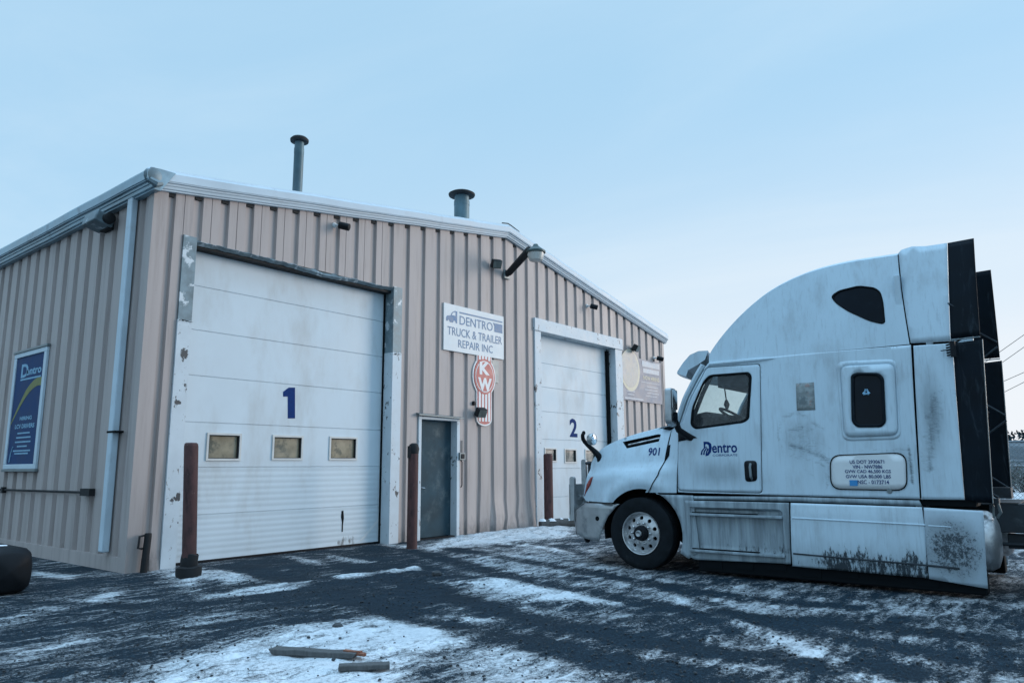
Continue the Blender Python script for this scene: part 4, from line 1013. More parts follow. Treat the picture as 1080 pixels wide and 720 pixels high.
for f in (L, R_):
    c = f(q[0], yb_(*q) - .003, q[1]); mb.lathe([(c[0], .001), (c[0], .035)], (0, c[1], c[2]), 'x', 14)
explode(mb.build('fog_hole', M['seam'], bp_, smooth=0))
mb = MB(); q = [(-1.291,0.298)][0]
for f in (L, R_): c = f(q[0], .5, q[1]); mb.tube([(c[0], c[1], .42), (c[0], c[1], .33), (c[0], c[1], .27)], [.07, .06, .03], 10)
explode(mb.build('tow_pin', M['black'], bp_))
mb = MB(); q = [(-1.119,0.848), (-0.519,0.864)]
GU = MB()
def upright(y, s, z0, z1, w, t=.03):
    mbx = MB(); pl = rpoly([(s - w / 2, z0), (s + w / 2, z0), (s + w / 2, z1), (s - w / 2, z1)], .07)
    return pl
gparts = MB()
g0 = [(-1.594,0.589), (-1.503,0.593), (-1.486,1.285), (-1.578,1.284)]
for y in (.45, TW - .45 - .05):
    pl = rpoly([g0[0], g0[1], g0[2], g0[3]], .06); gparts.prism(pl, lambda s, z, y=y: (y, -s, z), lambda s, z, y=y: (y + .05, -s, z), 0)
    gparts.box((y + .0, -g0[0][0] - .03, g0[0][1] + .1), (y + .35, -g0[0][0] - .005, g0[2][1] - .12), 0)
for y in (.80, TW - .80 - .05):
    s0 = g0[0][0]; pl = rpoly([(s0 + .02, .75), (s0 + .11, .75), (s0 + .11, 1.56), (s0 + .02, 1.56)], .05); gparts.prism(pl, lambda s, z, y=y: (y, -s, z), lambda s, z, y=y: (y + .05, -s, z), 0)
    for z in (1.50, 1.12): gparts.tube([(y + .02, -s0 - .10, z), (y + .02, .80, z - .02)], .025, 8, 1)
for y in (.82, TW - .82): gparts.tube([(y + .02, -g0[0][0] - .16, .75), (y + .02, -g0[0][0] - .16, 1.52)], .03, 8, 1)
for z in (.80, .95): gparts.tube([(.66, -g0[0][0] - .05, z), (TW - .62, -g0[0][0] - .05, z)], .035, 10, 0)
gparts.build('bumper_guard', [M['chromedull'], M['frame']], T, smooth=35)

# ---------------- mirrors
for side in (0, 1):
    f = R_ if side else L
    q = [(-0.880,1.512), (-0.869,1.613), (-1.019,1.761), (-1.077,1.850), (-1.049,1.930), (-0.978,1.958)]
    mb = MB(); mb.tube([f(s, .30 - .03 * i, z) for i, (s, z) in enumerate(smoothline(q, 1))], [.06, .055, .05, .045, .038, .035, .033, .032, .03, .028, .028, .028][:len(smoothline(q, 1))], 10); hm = mb.build('hood_mirror', M['black'], T)
    c = [(-0.919,1.858)][0]; mb = MB()
    base = Vector(f(c[0], .10, c[1]))
    n = 18; prof = [(-.05, .04), (-.045, .075), (-.01, .088), (.03, .09), (.045, .085)]
    mb.lathe([(-c[0] - a, r) for a, r in prof], (base.x, 0, base.z), 'y', 20); mb.build('mirror_shell', M['chromedull'], hm)
    mb = MB(); mb.lathe([(-c[0] - .042, .083), (-c[0] - .052, .06), (-c[0] - .056, .001)], (base.x, 0, base.z), 'y', 20); mb.build('mirror_glass', M['chrome'], hm)
    # door mirror on its arm
    mt = [(0.621,2.508), (0.756,2.525), (0.754,2.058), (0.686,1.945), (0.612,2.025)]
    s0 = mt[0][0]; z1, z0 = mt[0][1], mt[3][1] + .06
    mb = MB(); pl = rpoly([(-.37, z0 + .02), (-.19, z0 - .04), (-.17, z1), (-.35, z1)], .05)
    mb.prism(pl, lambda y, z: f(s0 - .07, y, z), lambda y, z: f(s0 + .03, y, z)); dmr = mb.build('door_mirror', M['chromedull'], T, smooth=40, bevel=.02)
    mb = MB(); mb.prism(rpoly([(-.355, z0 + .20), (-.205, z0 + .20), (-.19, z1 - .03), (-.34, z1 - .03)], .03), lambda y, z: f(s0 + .052, y, z), lambda y, z: f(s0 + .055, y, z)); mb.build('mirror_glass', M['chrome'], dmr, smooth=0)
    mb = MB(); mb.prism(rpoly([(-.355, z0 + .05), (-.21, z0 + .02), (-.205, z0 + .17), (-.35, z0 + .17)], .03), lambda y, z: f(s0 + .052, y, z), lambda y, z: f(s0 + .055, y, z)); mb.build('lower_mirror', M['darkglass'], dmr, smooth=0)  # lower part of the mirror; its dark reflection is put into the colour
    mb = MB(); mb.tube([f(s0, -.22, z0 + .10), f(s0 + .02, -.12, z0 - .07), f(s0 + .08, .05, z0 - .16), f(s0 + .16, .12, z0 - .20)], [.04, .045, .05, .04], 10); mb.build('mirror_arm', M['black'], dmr)
    tri = [(0.525,1.957), (0.619,1.946), (0.833,1.828), (0.524,1.784)]
    mb = PB_(); panel(mb, tri, [], lambda s, z: yc(s, z) - .012, .1, side); mb.make('mirror_base', M['black'], thick=.02)

# ---------------- side skirts, belt trim and steps
def ysk(s, z):
    y = -.02 + .05 * clampf((.55 - z) / .45) ** 2 + .02 * clampf((z - .85) / .2)
    return y
def belt(a, b): return [a, b]
mb = PB_(); bl = [(0.616,1.032), (2.014,1.053), (3.500,1.039), (3.523,0.976), (2.010,0.994), (0.614,0.987)]
for side in (0, 1): panel(mb, bl, [], lambda s, z: .035, .08, side, noz)
explode(mb.make('belt_trim', M['skirtdirty'], thick=.03))
mb = MB(); mb.box((.07, -4.05, .98), (TW - .07, -.62, 1.05)); mb.build('sill', M['seam'], T, smooth=0)
def gsk(s, z):
    n = noise.noise(Vector((s * 14, .3, 1))) * .5 + noise.noise(Vector((s * 4, 2.3, 1))) * .5
    k = clampf((s - 2.03) / .45); top = .34 + .12 * k + .16 * n
    g = (.55 + .42 * k) * clampf((top + .04 - z) / .30 + .45)
    g = max(g, .62 * clampf((s - 2.9) / .3) * clampf((.50 + .22 * n + .14 * math.exp(-((s - 3.38) / .12) ** 2) - z) / .22))
    return g
def gsr(s, z): return .76 * clampf(1.35 - math.hypot((s - 3.80) / .36, (z - .52) / .40)) + .12
skm = [(2.063,0.979), (3.529,0.966), (3.543,0.701), (3.515,0.186), (2.027,0.206)]
skr = [(3.548,0.964), (4.122,0.943), (4.080,0.124), (3.529,0.181)]
skf = [[(0.623,0.976), (2.039,0.978), (2.011,0.231), (0.722,0.193), (0.649,0.250)]][0]
for side in (0, 1):
    mb = PB_(); panel(mb, skm, [], ysk, .04, side, gsk, lambda s, z: .25 + .5 * clampf(1 - (z - .15) / .5)); s1_ = mb.make('side_skirt', M['truck'], thick=.02)
    mb = PB_(); panel(mb, skr, [], lambda s, z: ysk(s, z) - .004, .05, side, gsr); s2_ = mb.make('rear_skirt', M['rearskirt'], thick=.02)
    f = R_ if side else L
    for par, ln, r in ((s1_, [(2.071,0.796), (3.551,0.770)], .009), (s1_, [(2.053,0.362), (3.530,0.329)], .010), (s2_, [(3.579,0.765), (3.801,0.759)], .008), (s2_, [(3.530,0.329), (3.841,0.318)], .014)):
        mb = PB_(); mb.tube([f(s, ysk(s, z) - .001, z) for s, z in resample(ln, 8)], r, 8); mb.make('crease', M['truck'] if r < .0095 else M['frame'], par, thick=0)
    # step section, set back, with two ledges
    def yst(s, z):
        return .03 if z > .86 else (.055 if z > .40 else .02)
    stepz = [(0.698,0.812), (1.702,0.791), (0.701,0.335), (1.791,0.302)]
    zt1 = stepz[0][1]; zt2 = stepz[2][1]
    mb = PB_(); panel(mb, skf, [], lambda s, z: (.0 if s < .72 or s > 1.93 else (-.01 if z > zt1 + .05 else .05 if zt2 + .0 < z < zt1 + .05 else .03)) , .035, side, lambda s, z: .34 + .30 * fbm(s, z) + .26 * clampf(1 - abs(z - zt1 - .04) / .12) + .35 * clampf(1 - abs(z - zt2 - .05) / .12)); st = mb.make('step_panel', M['skirtdirty'], smooth=50, thick=.012)
    for zz, d0 in ((zt1, .70), (zt2, .68)):
        mb = PB_(); a, b = f(d0, -.03, zz - .035), f(1.95, .07, zz); mb.box((min(a[0], b[0]), min(a[1], b[1]), a[2]), (max(a[0], b[0]), max(a[1], b[1]), b[2])); mb.gr = [.3] * 8; mb.fill(); mb.build('step_ledge', M['skirtdirty'], st, smooth=0, bevel=.008)
        mb = PB_()
        for k in range(4): a, b = f(d0 + .03, -.02 + .024 * k, zz + .001), f(1.62, -.008 + .024 * k, zz + .014); mb.box((min(a[0], b[0]), min(a[1], b[1]), a[2]), (max(a[0], b[0]), max(a[1], b[1]), b[2]))
        mb.make('tread', M['seam'], st, smooth=0, thick=0, weld=False)
    # rear of the front wheel arch
    ra = [(ac[0] + AR * math.sin(t), ac[1] + AR * math.cos(t)) for t in [math.radians(22 + k * 6) for k in range(16)] if ac[1] + AR * math.cos(t) > .22]
    pnl = ra + [(ra[-1][0] + .12, .20), (.80, .30), (.74, 1.045), (ra[0][0] + .02, 1.05)]
    mb = PB_(); panel(mb, pnl, [], lambda s, z: .012, .05, side, lambda s, z: .2 + .3 * clampf(1 - (z - .2) / .3)); mb.make('fender_rear', M['skirtdirty'], thick=.02)
# dark underbody and valance below the skirts
mb = MB(); mb.box((.07, -4.07, .04), (.30, -.75, .60)); mb.box((TW - .30, -4.07, .04), (TW - .07, -.75, .60)); explode(mb.build('valance', M['seam'], T, smooth=0, bevel=.02))
mb = MB()
for k in range(7): s = .85 + .42 * k; mb.box((.06, -s - .24, .09 + .02 * (k % 3)), (.16, -s, .2))
explode(mb.build('skirt_bracket', M['seam'], T, smooth=0), .001)
# fuel tanks
for y in (.36, TW - .36):
    mb = MB(); r = .335; mb.lathe([(-2.10, .001), (-2.10, r * .7), (-2.13, r), (-4.02, r), (-4.12, r * .97), (-4.18, r * .85), (-4.215, r * .55), (-4.225, .001)], (y, 0, .60), 'y', 36); mb.build('fuel_tank', M['alloy'], T, smooth=50)
# chassis
mb = MB()
for y in (.78, TW - .78 - .09):
    mb.box((y, -7.6, .70), (y + .09, .75, .98))
for s in (.6, 2.2, 3.9, 4.9, 6.1, 7.5): mb.box((.80, -s - .12, .74), (TW - .80, -s, .94))
mb.build('chassis_frame', M['frame'], T, smooth=0, bevel=.008)
mb = MB(); mb.box((.55, -4.85, .68), (.775, -4.12, 1.00)); mb.box((.62, -4.52, .50), (.76, -4.26, .66)); mb.tube([(.6, -4.2, .55), (.6, -5.2, .55)], .022, 8); mb.build('battery_box', M['frame'], T, smooth=0, bevel=.012)
mb = MB(); mb.box((.55, -4.40, .985), (TW - .55, -3.6, 1.0)); mb.box((.14, -4.26, 1.02), (.30, -3.62, 1.07)); mb.box((TW - .45, -4.24, 1.0), (TW - .15, -3.6, 1.14)); mb.build('deck_plate', M['frame'], T, smooth=0)
mb = MB(); mb.tube([(.26, -4.12, 1.06), (.22, -4.18, 1.10), (.20, -4.24, 1.04), (.22, -4.26, .92), (.24, -4.22, .86)], .016, 8); mb.tube([(.23, -4.16, 1.07), (.19, -4.2, .98), (.2, -4.19, .86)], .012, 8); mb.build('air_line', M['grey'], T)
mb = MB(); mb.lathe([(1.02, .001), (1.02, .48), (1.08, .48), (1.10, .40), (1.10, .001)], (TW / 2, -6.1, 0), 'z', 28); mb.box((.85, -6.5, .97), (TW - .85, -5.7, 1.03)); mb.build('fifth_wheel', M['iron'], T)
mb = MB()
for s in (-.09, 5.45, 6.75): mb.tube([(.3, -s, .5), (TW - .3, -s, .5)], .09, 10)
explode(mb.build('axle', M['frame'], T))

# ---------------- interior
mb = MB(); mb.box((.25, -3.4, 1.10), (TW - .25, -.30, 1.16)); mb.box((.25, -3.40, 1.16), (TW - .25, -2.05, 2.6)); mb.build('cabin_floor', M['cabin'], T, smooth=0)
mb = MB(); mb.prism([(.35, 1.2), (.80, 1.2), (1.0, 1.85), (.98, 2.14), (.90, 2.20), (.72, 2.17), (.55, 2.02), (.40, 1.95)], lambda s, z: L(s, .24, z), lambda s, z: L(s, TW - .24, z)); mb.build('dashboard', M['cabin'], T, smooth=0, bevel=.03)
mb = MB(); c = Vector(L(1.16, .62, 2.13)); ax = Vector((0, -.55, .83)); u_ = Vector((1, 0, 0)); w_ = ax.cross(u_)
mb.tube([c + (u_ * math.cos(2 * PI * k / 24) + w_ * math.sin(2 * PI * k / 24)) * .23 for k in range(25)], .02, 8); mb.tube([c, c - ax * .3], .03, 8); mb.tube([c - u_ * .22, c + u_ * .22], .02, 6); mb.build('steering_wheel', M['black'], T)
for y in (.62, TW - .62):
    mb = MB(); mb.prism(rpoly([(1.45, 1.16), (1.95, 1.16), (2.02, 2.62), (1.72, 2.64), (1.62, 1.85), (1.40, 1.75)], .05), lambda s, z: L(s, y - .26, z), lambda s, z: L(s, y + .26, z)); mb.build('seat', M['cabin'], T, smooth=0, bevel=.03)
mb = MB(); mb.box((.20, -3.4, 2.78), (TW - .20, -1.12, 2.82)); mb.box((.22, -2.05, 2.52), (TW - .22, -1.10, 2.77)); mb.build('headliner', M['headlining'], T, smooth=0)
mb = MB(); mb.tube([L(.80, 1.2, 2.62), L(.82, 1.2, 2.40)], .01, 6); mb.obox(L(.82, 1.2, 2.36), (.10, .04, .10), Matrix.Rotation(.7, 3, 'Y')); mb.build('ornament', M['black'], T)

# ---------------- lettering on the left side
def tl(off): return lambda s, z: L(s, yc(s, z) - off, z)
q = [(0.874,1.774), (1.399,1.566)]
s0, s1_, z0, z1 = q[0][0], q[1][0], q[1][1], q[0][1]
w_, h_ = s1_ - s0, z1 - z0
mb = MB(); fnd = tl(.0085)
put_text(mb, 'entro', s0 + .33 * w_, s1_, z0 + .24 * h_, z0 + .82 * h_, fnd, 0, .02, .0)
dD = [(.10, 1.), (.24, .98), (.31, .85), (.325, .6), (.30, .30), (.22, .08), (.14, .04), (.145, .16), (.20, .24), (.235, .42), (.245, .62), (.23, .78), (.18, .84), (.15, .82), (.14, .60), (.10, .50)]
mb.add([fnd(s0 + u * w_, z0 + v * h_) for u, v in dD], [tuple(range(len(dD)))])
for o_ in (0, .07, .14):
    a = [(.0 + o_, .16 + .0), (.03 + o_, .40), (.09 + o_, .56), (.19, .70 - o_), (.19, .655 - o_), (.11 + o_, .50), (.06 + o_, .34), (.045 + o_, .12)]; mb.add([fnd(s0 + u * w_, z0 + v * h_) for u, v in a], [tuple(range(len(a)))])
put_text(mb, 'CORPORATE', s0 + .34 * w_, s1_, z0 + .02 * h_, z0 + .16 * h_, fnd, 0, .0)
mb.build('door_logo', M['blue'], T, smooth=0)
q = [(-0.001,1.711), (0.190,1.598)]
mb = MB(); put_text(mb, '901', q[0][0], q[1][0] - .01, q[1][1], q[0][1], lambda s, z: L(s, yh(s, z) - .006, z), 0, .015); mb.build('fleet_number', M['blue'], hd, smooth=0)
# registration plate lettering in its outlined plate
q = [(2.572,1.562), (3.416,1.582), (3.392,1.148), (2.551,1.153)]
pl_ = rpoly(q, .13, 6); cx_, cz_ = sum(p[0] for p in pl_) / len(pl_), sum(p[1] for p in pl_) / len(pl_)
mb = PB_(); panel(mb, pl_, [], lambda s, z: yc(s, z) - .006, .08); lp = mb.make('data_plate', M['signwhite'], thick=.004)
mb = PB_(); panel(mb, [(cx_ + (s - cx_) * 1.012, cz_ + (z - cz_) * 1.022) for s, z in pl_], [[(cx_ + (s - cx_) * .985, cz_ + (z - cz_) * .968) for s, z in pl_]], lambda s, z: yc(s, z) - .010, .1); mb.make('plate_border', M['seam'], lp, thick=.005)
mb = MB()
lx = [(2.781,1.502), (3.186,1.497)]; X0, X1 = lx[0][0], lx[1][0]
for tx, a, b, ya, yb2 in (('US DOT 2930671', 897, 933, 488.5, 484.8), ('VIN - NW7886', 900, 931, 493.7, 490), ('GVW CAD 46,500 KGS', 892, 940, 498.8, 495.2), ('GVW USA 80,000 LBS', 893, 940, 504.1, 500.5), ('NSC - 0173714', 905.5, 938, 509.8, 506.2)):
    c = {897: [(2.794,1.459), (3.176,1.501)], 900: [(2.822,1.400), (3.151,1.443)], 892: [(2.731,1.342), (3.238,1.387)], 893: [(2.737,1.281), (3.233,1.327)], 905.5: [(2.866,1.219), (3.208,1.266)]}[a]
    put_text(mb, tx, c[0][0], c[1][0], c[0][1], c[1][1], lambda s, z: L(s, yc(s, z) - .0125, z), 0, .012)
mb.build('plate_lettering', M['blue'], lp, smooth=0)
q = [(2.773,1.195), (2.864,1.264)]; mb = PB_(); panel(mb, [q[0], (q[1][0], q[0][1]), q[1], (q[0][0], q[1][1])], [], lambda s, z: yc(s, z) - .013, .1); M['decalblue'] = mat('decal_blue', (.03, .22, .48), .5); mb.make('plate_decal', M['decalblue'], lp, thick=0)
q = [(3.202,1.140)][0]; mb = MB(); mb.lathe([(yc(*q) - .012, .001), (yc(*q) - .012, .028), (yc(*q), .032)], (0, -q[0], q[1]), 'x', 14); mb.build('lock_cap', M['grey'], T)
q = [(2.212,2.484), (2.435,2.482), (2.433,2.131), (2.205,2.131)]; mb = PB_(); panel(mb, q, [], lambda s, z: yc(s, z) - .004, .06); mb.make('sticker', M['sticker'], thick=.002)
q = [(3.011,2.291), (3.075,2.290), (3.048,2.346)]
mb = MB()
for A_, B_ in ((0, 2), (2, 1), (0, 1)):
    a, b = q[A_], q[B_]
    mb.tube([L(a[0] + (b[0] - a[0]) * t, yc(*a) - .020, a[1] + (b[1] - a[1]) * t) for t in (0, .5, 1)], [.016, .010, .016], 6)
mb.build('window_decal', M['posterpale'], T, smooth=0)

# ================================================================== SMALL THINGS IN THE YARD
def bollard(x, y, h, r, label, broken=False, base=False, lean=0):
    shear = Matrix(((1, 0, lean, 0), (0, 1, 0, 0), (0, 0, 1, 0), (0, 0, 0, 1)))
    b = thing('bollard', label, 'bollard', (x, y, 0), 'rusty pipe bollards in front of the garage')
    mb = MB(); n = 22
    if not broken:
        mb.lathe([(-.1, r), (h * .3, r * 1.0), (h * .6, r * .99), (h - .05, r), (h - .015, r * .93), (h, r * .75), (h + .004, .001)], (x, y, 0), 'z', n)
    else:
        mb.lathe([(-.1, r), (h * .5, r), (h - .12, r)], (x, y, 0), 'z', n)
    mb.build('pipe', M['rust'], b, smooth=40).data.transform(shear)
    if broken:
        mb = MB(); mb.lathe([(h - .12, r * .95), (h - .03, r * 1.08), (h + .05, r * .85), (h + .075, r * .4), (h + .07, .001)], (x + .01, y, 0), 'z', 14); mb.box((x - r * 1.25, y - .03, h - .20), (x - r * .8, y + .03, h + .02)); mb.build('broken_cap', M['iron'], b, smooth=40)
    if base:
        mb = MB(); mb.lathe([(.30, r * 1.02), (.29, r * 1.18), (.22, r * 1.2), (.14, r * 1.12), (.13, r * 1.75), (.05, r * 1.85), (-.02, r * 1.7)], (x, y, 0), 'z', 14); c = mb.build('footing_collar', M['iron'], b, smooth=30)
        for v in c.data.vertices:
            q = noise.noise(v.co * 9); v.co.x += q * .03; v.co.z += noise.noise(v.co * 7 + Vector((3, 3, 3))) * .03
bollard(5.33, 9.98, 1.81, .094, 'rusty bollard with a crumbled dark collar beside the overhead door numbered 1', base=True, lean=-.05)
bollard(9.56, 10.05, 1.82, .096, 'rusty bollard with a broken cap in front of the entry door', broken=True)
bollard(14.72, 10.72, 1.76, .112, 'rusty bollard beside the overhead door numbered 2, near the truck bumper')
P_ = [(5.185,10.914)][0]
mb = MB(); mb.tube([(P_[0] - .03, 10.93, -.05), (P_[0] - .0, 10.93, .50), (P_[0], 10.93, .54)], [.05, .05, .045], 12); mb.tube([(P_[0] - .02, 10.93, .52), (P_[0] - .12, 10.93, .50), (P_[0] - .13, 10.93, .34), (P_[0] - .07, 10.93, .33)], .018, 6); tag(rebase(mb.build('pipe_stub', M['iron'], None)), 'short black iron pipe stub at the foot of the garage corner', 'pipe')
# rounded black tub at the left edge
TB = thing('black_tub', 'rounded black plastic tub lying beside the shaded side wall', 'tub', (3.23, 10.85, 0))
mb = MB(); prof = [(-.62, .001), (-.60, .20), (-.55, .245), (-.45, .27), (.45, .275), (.55, .245), (.60, .2), (.62, .001)]
mb.lathe([(10.85 + a, r) for a, r in prof], (3.27, 0, .265), 'y', 28)
o = mb.build('body', M['black'], TB, smooth=50)
for v in o.data.vertices:
    x, z = v.co.x - .04, v.co.z - .265; k = max(abs(x), abs(z)); r = math.hypot(x, z)
    if k > 1e-4: f_ = min(1.18, (r / k) ** .7); v.co.x = .04 + x * f_; v.co.z = max(-.01, .265 + z * f_)
mb = MB(); mb.lathe([(.56, .10), (.585, .06), (.59, .001)], (3.30, 10.75, -.045), 'z', 10); mb.build('snow_patch', M['snow'], TB, smooth=60)
# planks in the snow
def plank(a, b, w, h, label, brk):
    a = Vector((*a, 0)); b = Vector((*b, 0)); d = (b - a); ln = d.length; ang = math.atan2(d.y, d.x); c = (a + b) / 2
    p = thing('plank', label, 'plank', (c.x, c.y, 0), 'broken planks lying in the snow')
    rot = Matrix.Rotation(ang, 3, 'Z'); n = 10; vs = []
    for k in range(n + 1):
        u = -ln / 2 + ln * k / n; e = .012 * noise.noise(Vector((u * 7, 1, ln)))
        for yy, zz in ((-w / 2, .02), (w / 2, .02), (w / 2, .02 + h), (-w / 2, .02 + h)):
            q = Vector((u + (random.uniform(-.03, .02) if k in (0, n) and brk else 0), yy + e, zz + .006 * noise.noise(Vector((u * 9, yy * 9, zz * 9))))); vs.append(c + rot @ q)
    mb = MB(); mb.add(vs, [(4 * k + j, 4 * k + (j + 1) % 4, 4 * k + 4 + (j + 1) % 4, 4 * k + 4 + j) for k in range(n) for j in range(4)] + [(3, 2, 1, 0), (4 * n, 4 * n + 1, 4 * n + 2, 4 * n + 3)])
    mb.build('timber', M['wood'], p, smooth=25, bevel=.006)
    if brk:
        mb = MB()
        for k in range(7): mb.obox(c + rot @ Vector((ln / 2 - .04 + random.uniform(-.02, .05), random.uniform(-w / 2, w / 2) * .9, .03 + h * random.uniform(.2, .95))), (random.uniform(.08, .16), random.uniform(.015, .04), random.uniform(.008, .022)), rot @ Matrix.Rotation(random.uniform(-.15, .15), 3, 'Y'))
        mb.build('splintered_end', M['cutwood'], p, smooth=0)
q = [(3.559,5.299), (3.862,4.638), (3.555,4.474), (3.830,4.238)]
plank(q[0], q[1], .10, .042, 'longer weathered plank with a splintered reddish end lying in snow', True)
plank(q[2], q[3], .09, .036, 'shorter dark weathered plank beside the splintered plank', False)
# log and rubble at the third bollard
mb = MB(); c = Vector((14.75, 10.42, 0))
mb.tube([c + Vector((-.45, .25, .10)), c + Vector((0, 0, .11)), c + Vector((.55, -.28, .10))], [.10, .12, .11], 12); tag(rebase(mb.build('log', M['wood'], None)), 'short weathered log capped with snow at the foot of the bollard near the truck', 'log')
mb = MB()
for k in range(5): u = k / 4; mb.lathe([(.17, .10 + .03 * (k % 2)), (.215, .07), (.235, .001)], (c.x - .4 + .85 * u, c.y + .22 - .46 * u, .0), 'z', 10)
o = mb.build('snow_cap', M['snow'], None, smooth=60); tag(o, 'thin cap of snow lying on the short log beside the bollard', 'snow')
def rock(x, y, r, label, m='grey'):
    bm = bmesh.new(); bmesh.ops.create_icosphere(bm, subdivisions=2, radius=r)
    for v in bm.verts: v.co *= 1 + .35 * noise.noise(v.co * (2.2 / r) + Vector((x, y, 0))); v.co.z *= .7
    me = bpy.data.meshes.new('stone'); bm.to_mesh(me); bm.free(); me.materials.append(M['stone']); o = bpy.data.objects.new('stone', me); COL.objects.link(o); o.location = (x, y, r * .35)
    tag(o, label, 'stone')
M['stone'] = mat('dark_stone', (.06, .065, .07), .85, 0, .4, 14, bump=.006, bscale=40)
q = [(4.500,5.696), (7.390,7.268), (3.960,5.327)]
rock(*q[0], .05, 'small dark stone standing in the snow beyond the planks'); rock(*q[1], .07, 'flat dark stone on the tarmac before the entry door bollard')
p = [(26.095,3.780)][0]
PO = thing('post', 'thin dark post standing behind the far corner of the garage', 'post', (p[0], 13.2, 0))
mb = MB(); mb.tube([(p[0], 13.2, 0), (p[0], 13.2, p[1])], .10, 10); mb.build('shaft', M['iron'], PO); mb = MB(); mb.lathe([(p[1] - .02, .11), (p[1] + .02, .11), (p[1] + .05, .001)], (p[0], 13.2, 0), 'z', 10); mb.build('cap', M['black'], PO)

# ================================================================== GROUND
def axis(parts):
    out = []
    for a, b, st in parts:
        n = max(1, int(round((b - a) / st))); out += [a + (b - a) * k / n for k in range(n)]
    return np.array(out + [parts[-1][1]])
gx = axis([(-2500, -400, 700), (-400, -60, 85), (-60, -6, 9), (-6, .4, .8), (.4, 17, .055), (17, 26, .25), (26, 60, 2), (60, 300, 20), (300, 2600, 460)])
gy = axis([(-2500, -400, 700), (-400, -60, 85), (-60, -6, 9), (-6, -1.4, .4), (-1.4, 11.4, .055), (11.4, 16, .25), (16, 60, 4), (60, 300, 30), (300, 2600, 460)])
GX, GY = np.meshgrid(gx, gy)
def polymask(poly, feather):
    P = np.array(poly); ins = np.zeros(GX.shape, bool); dist = np.full(GX.shape, 1e9)
    for i in range(len(P)):
        x0, y0 = P[i]; x1, y1 = P[i - 1]
        with np.errstate(divide='ignore', invalid='ignore'):
            ins ^= ((y0 > GY) != (y1 > GY)) & (GX < (x1 - x0) * (GY - y0) / (y1 - y0 + 1e-12) + x0)
        dx, dy = x1 - x0, y1 - y0; t = np.clip(((GX - x0) * dx + (GY - y0) * dy) / (dx * dx + dy * dy + 1e-12), 0, 1)
        dist = np.minimum(dist, np.hypot(GX - x0 - t * dx, GY - y0 - t * dy))
    sd = np.where(ins, dist, -dist)
    return np.clip(.5 + sd / (2 * feather), 0, 1)
snow = np.full(GX.shape, .42)
def track(line, w, dv):
    global snow
    P = np.array(line); d = np.full(GX.shape, 1e9)
    for (x0, y0), (x1, y1) in zip(P, P[1:]):
        dx, dy = x1 - x0, y1 - y0; t_ = np.clip(((GX - x0) * dx + (GY - y0) * dy) / (dx * dx + dy * dy), 0, 1); d = np.minimum(d, np.hypot(GX - x0 - t_ * dx, GY - y0 - t_ * dy))
    snow = snow - 1.1 * dv * np.clip(1.5 - d / w, 0, 1) + .3 * dv * np.clip(1 - np.abs(d - 2.1 * w) / (.8 * w), 0, 1)
snow = np.where((GX < 4.2) & (GY < 11.2), .42, snow)
def blend(poly, val, feather):
    global snow
    m = polymask(poly, feather); snow = snow * (1 - m) + val * m
# the yard beyond, then tyre-packed lanes, then the snow left between them
blend([(9, -8), (60, -8), (60, 30), (22, 30), (22, 11), (12, 8)], .52, 1.2)
blend([(9.650,8.191), (11.342,7.018), (9.413,4.644), (9.928,1.235), (12.675,1.091), (6.208,0.610), (4.201,3.231), (5.474,5.260)], .50, .6)
blend([(5.862,10.832), (9.437,10.795), (7.932,7.630), (5.892,5.526), (4.943,5.109), (4.831,6.520), (4.996,8.216)], .25, .5)
blend([(4.629,3.932), (5.167,3.224), (5.992,2.646), (6.087,3.208), (5.906,4.533), (5.366,5.031)], .34, .4)
blend([(6.842,4.253), (8.438,3.245), (9.156,1.151), (8.814,0.804), (8.218,0.760), (7.232,1.940), (6.293,3.315)], .38, .3)
blend([(5.184,2.742), (6.779,1.826), (7.950,0.740), (6.777,0.653), (5.520,1.508), (4.825,2.416)], .46, .3)
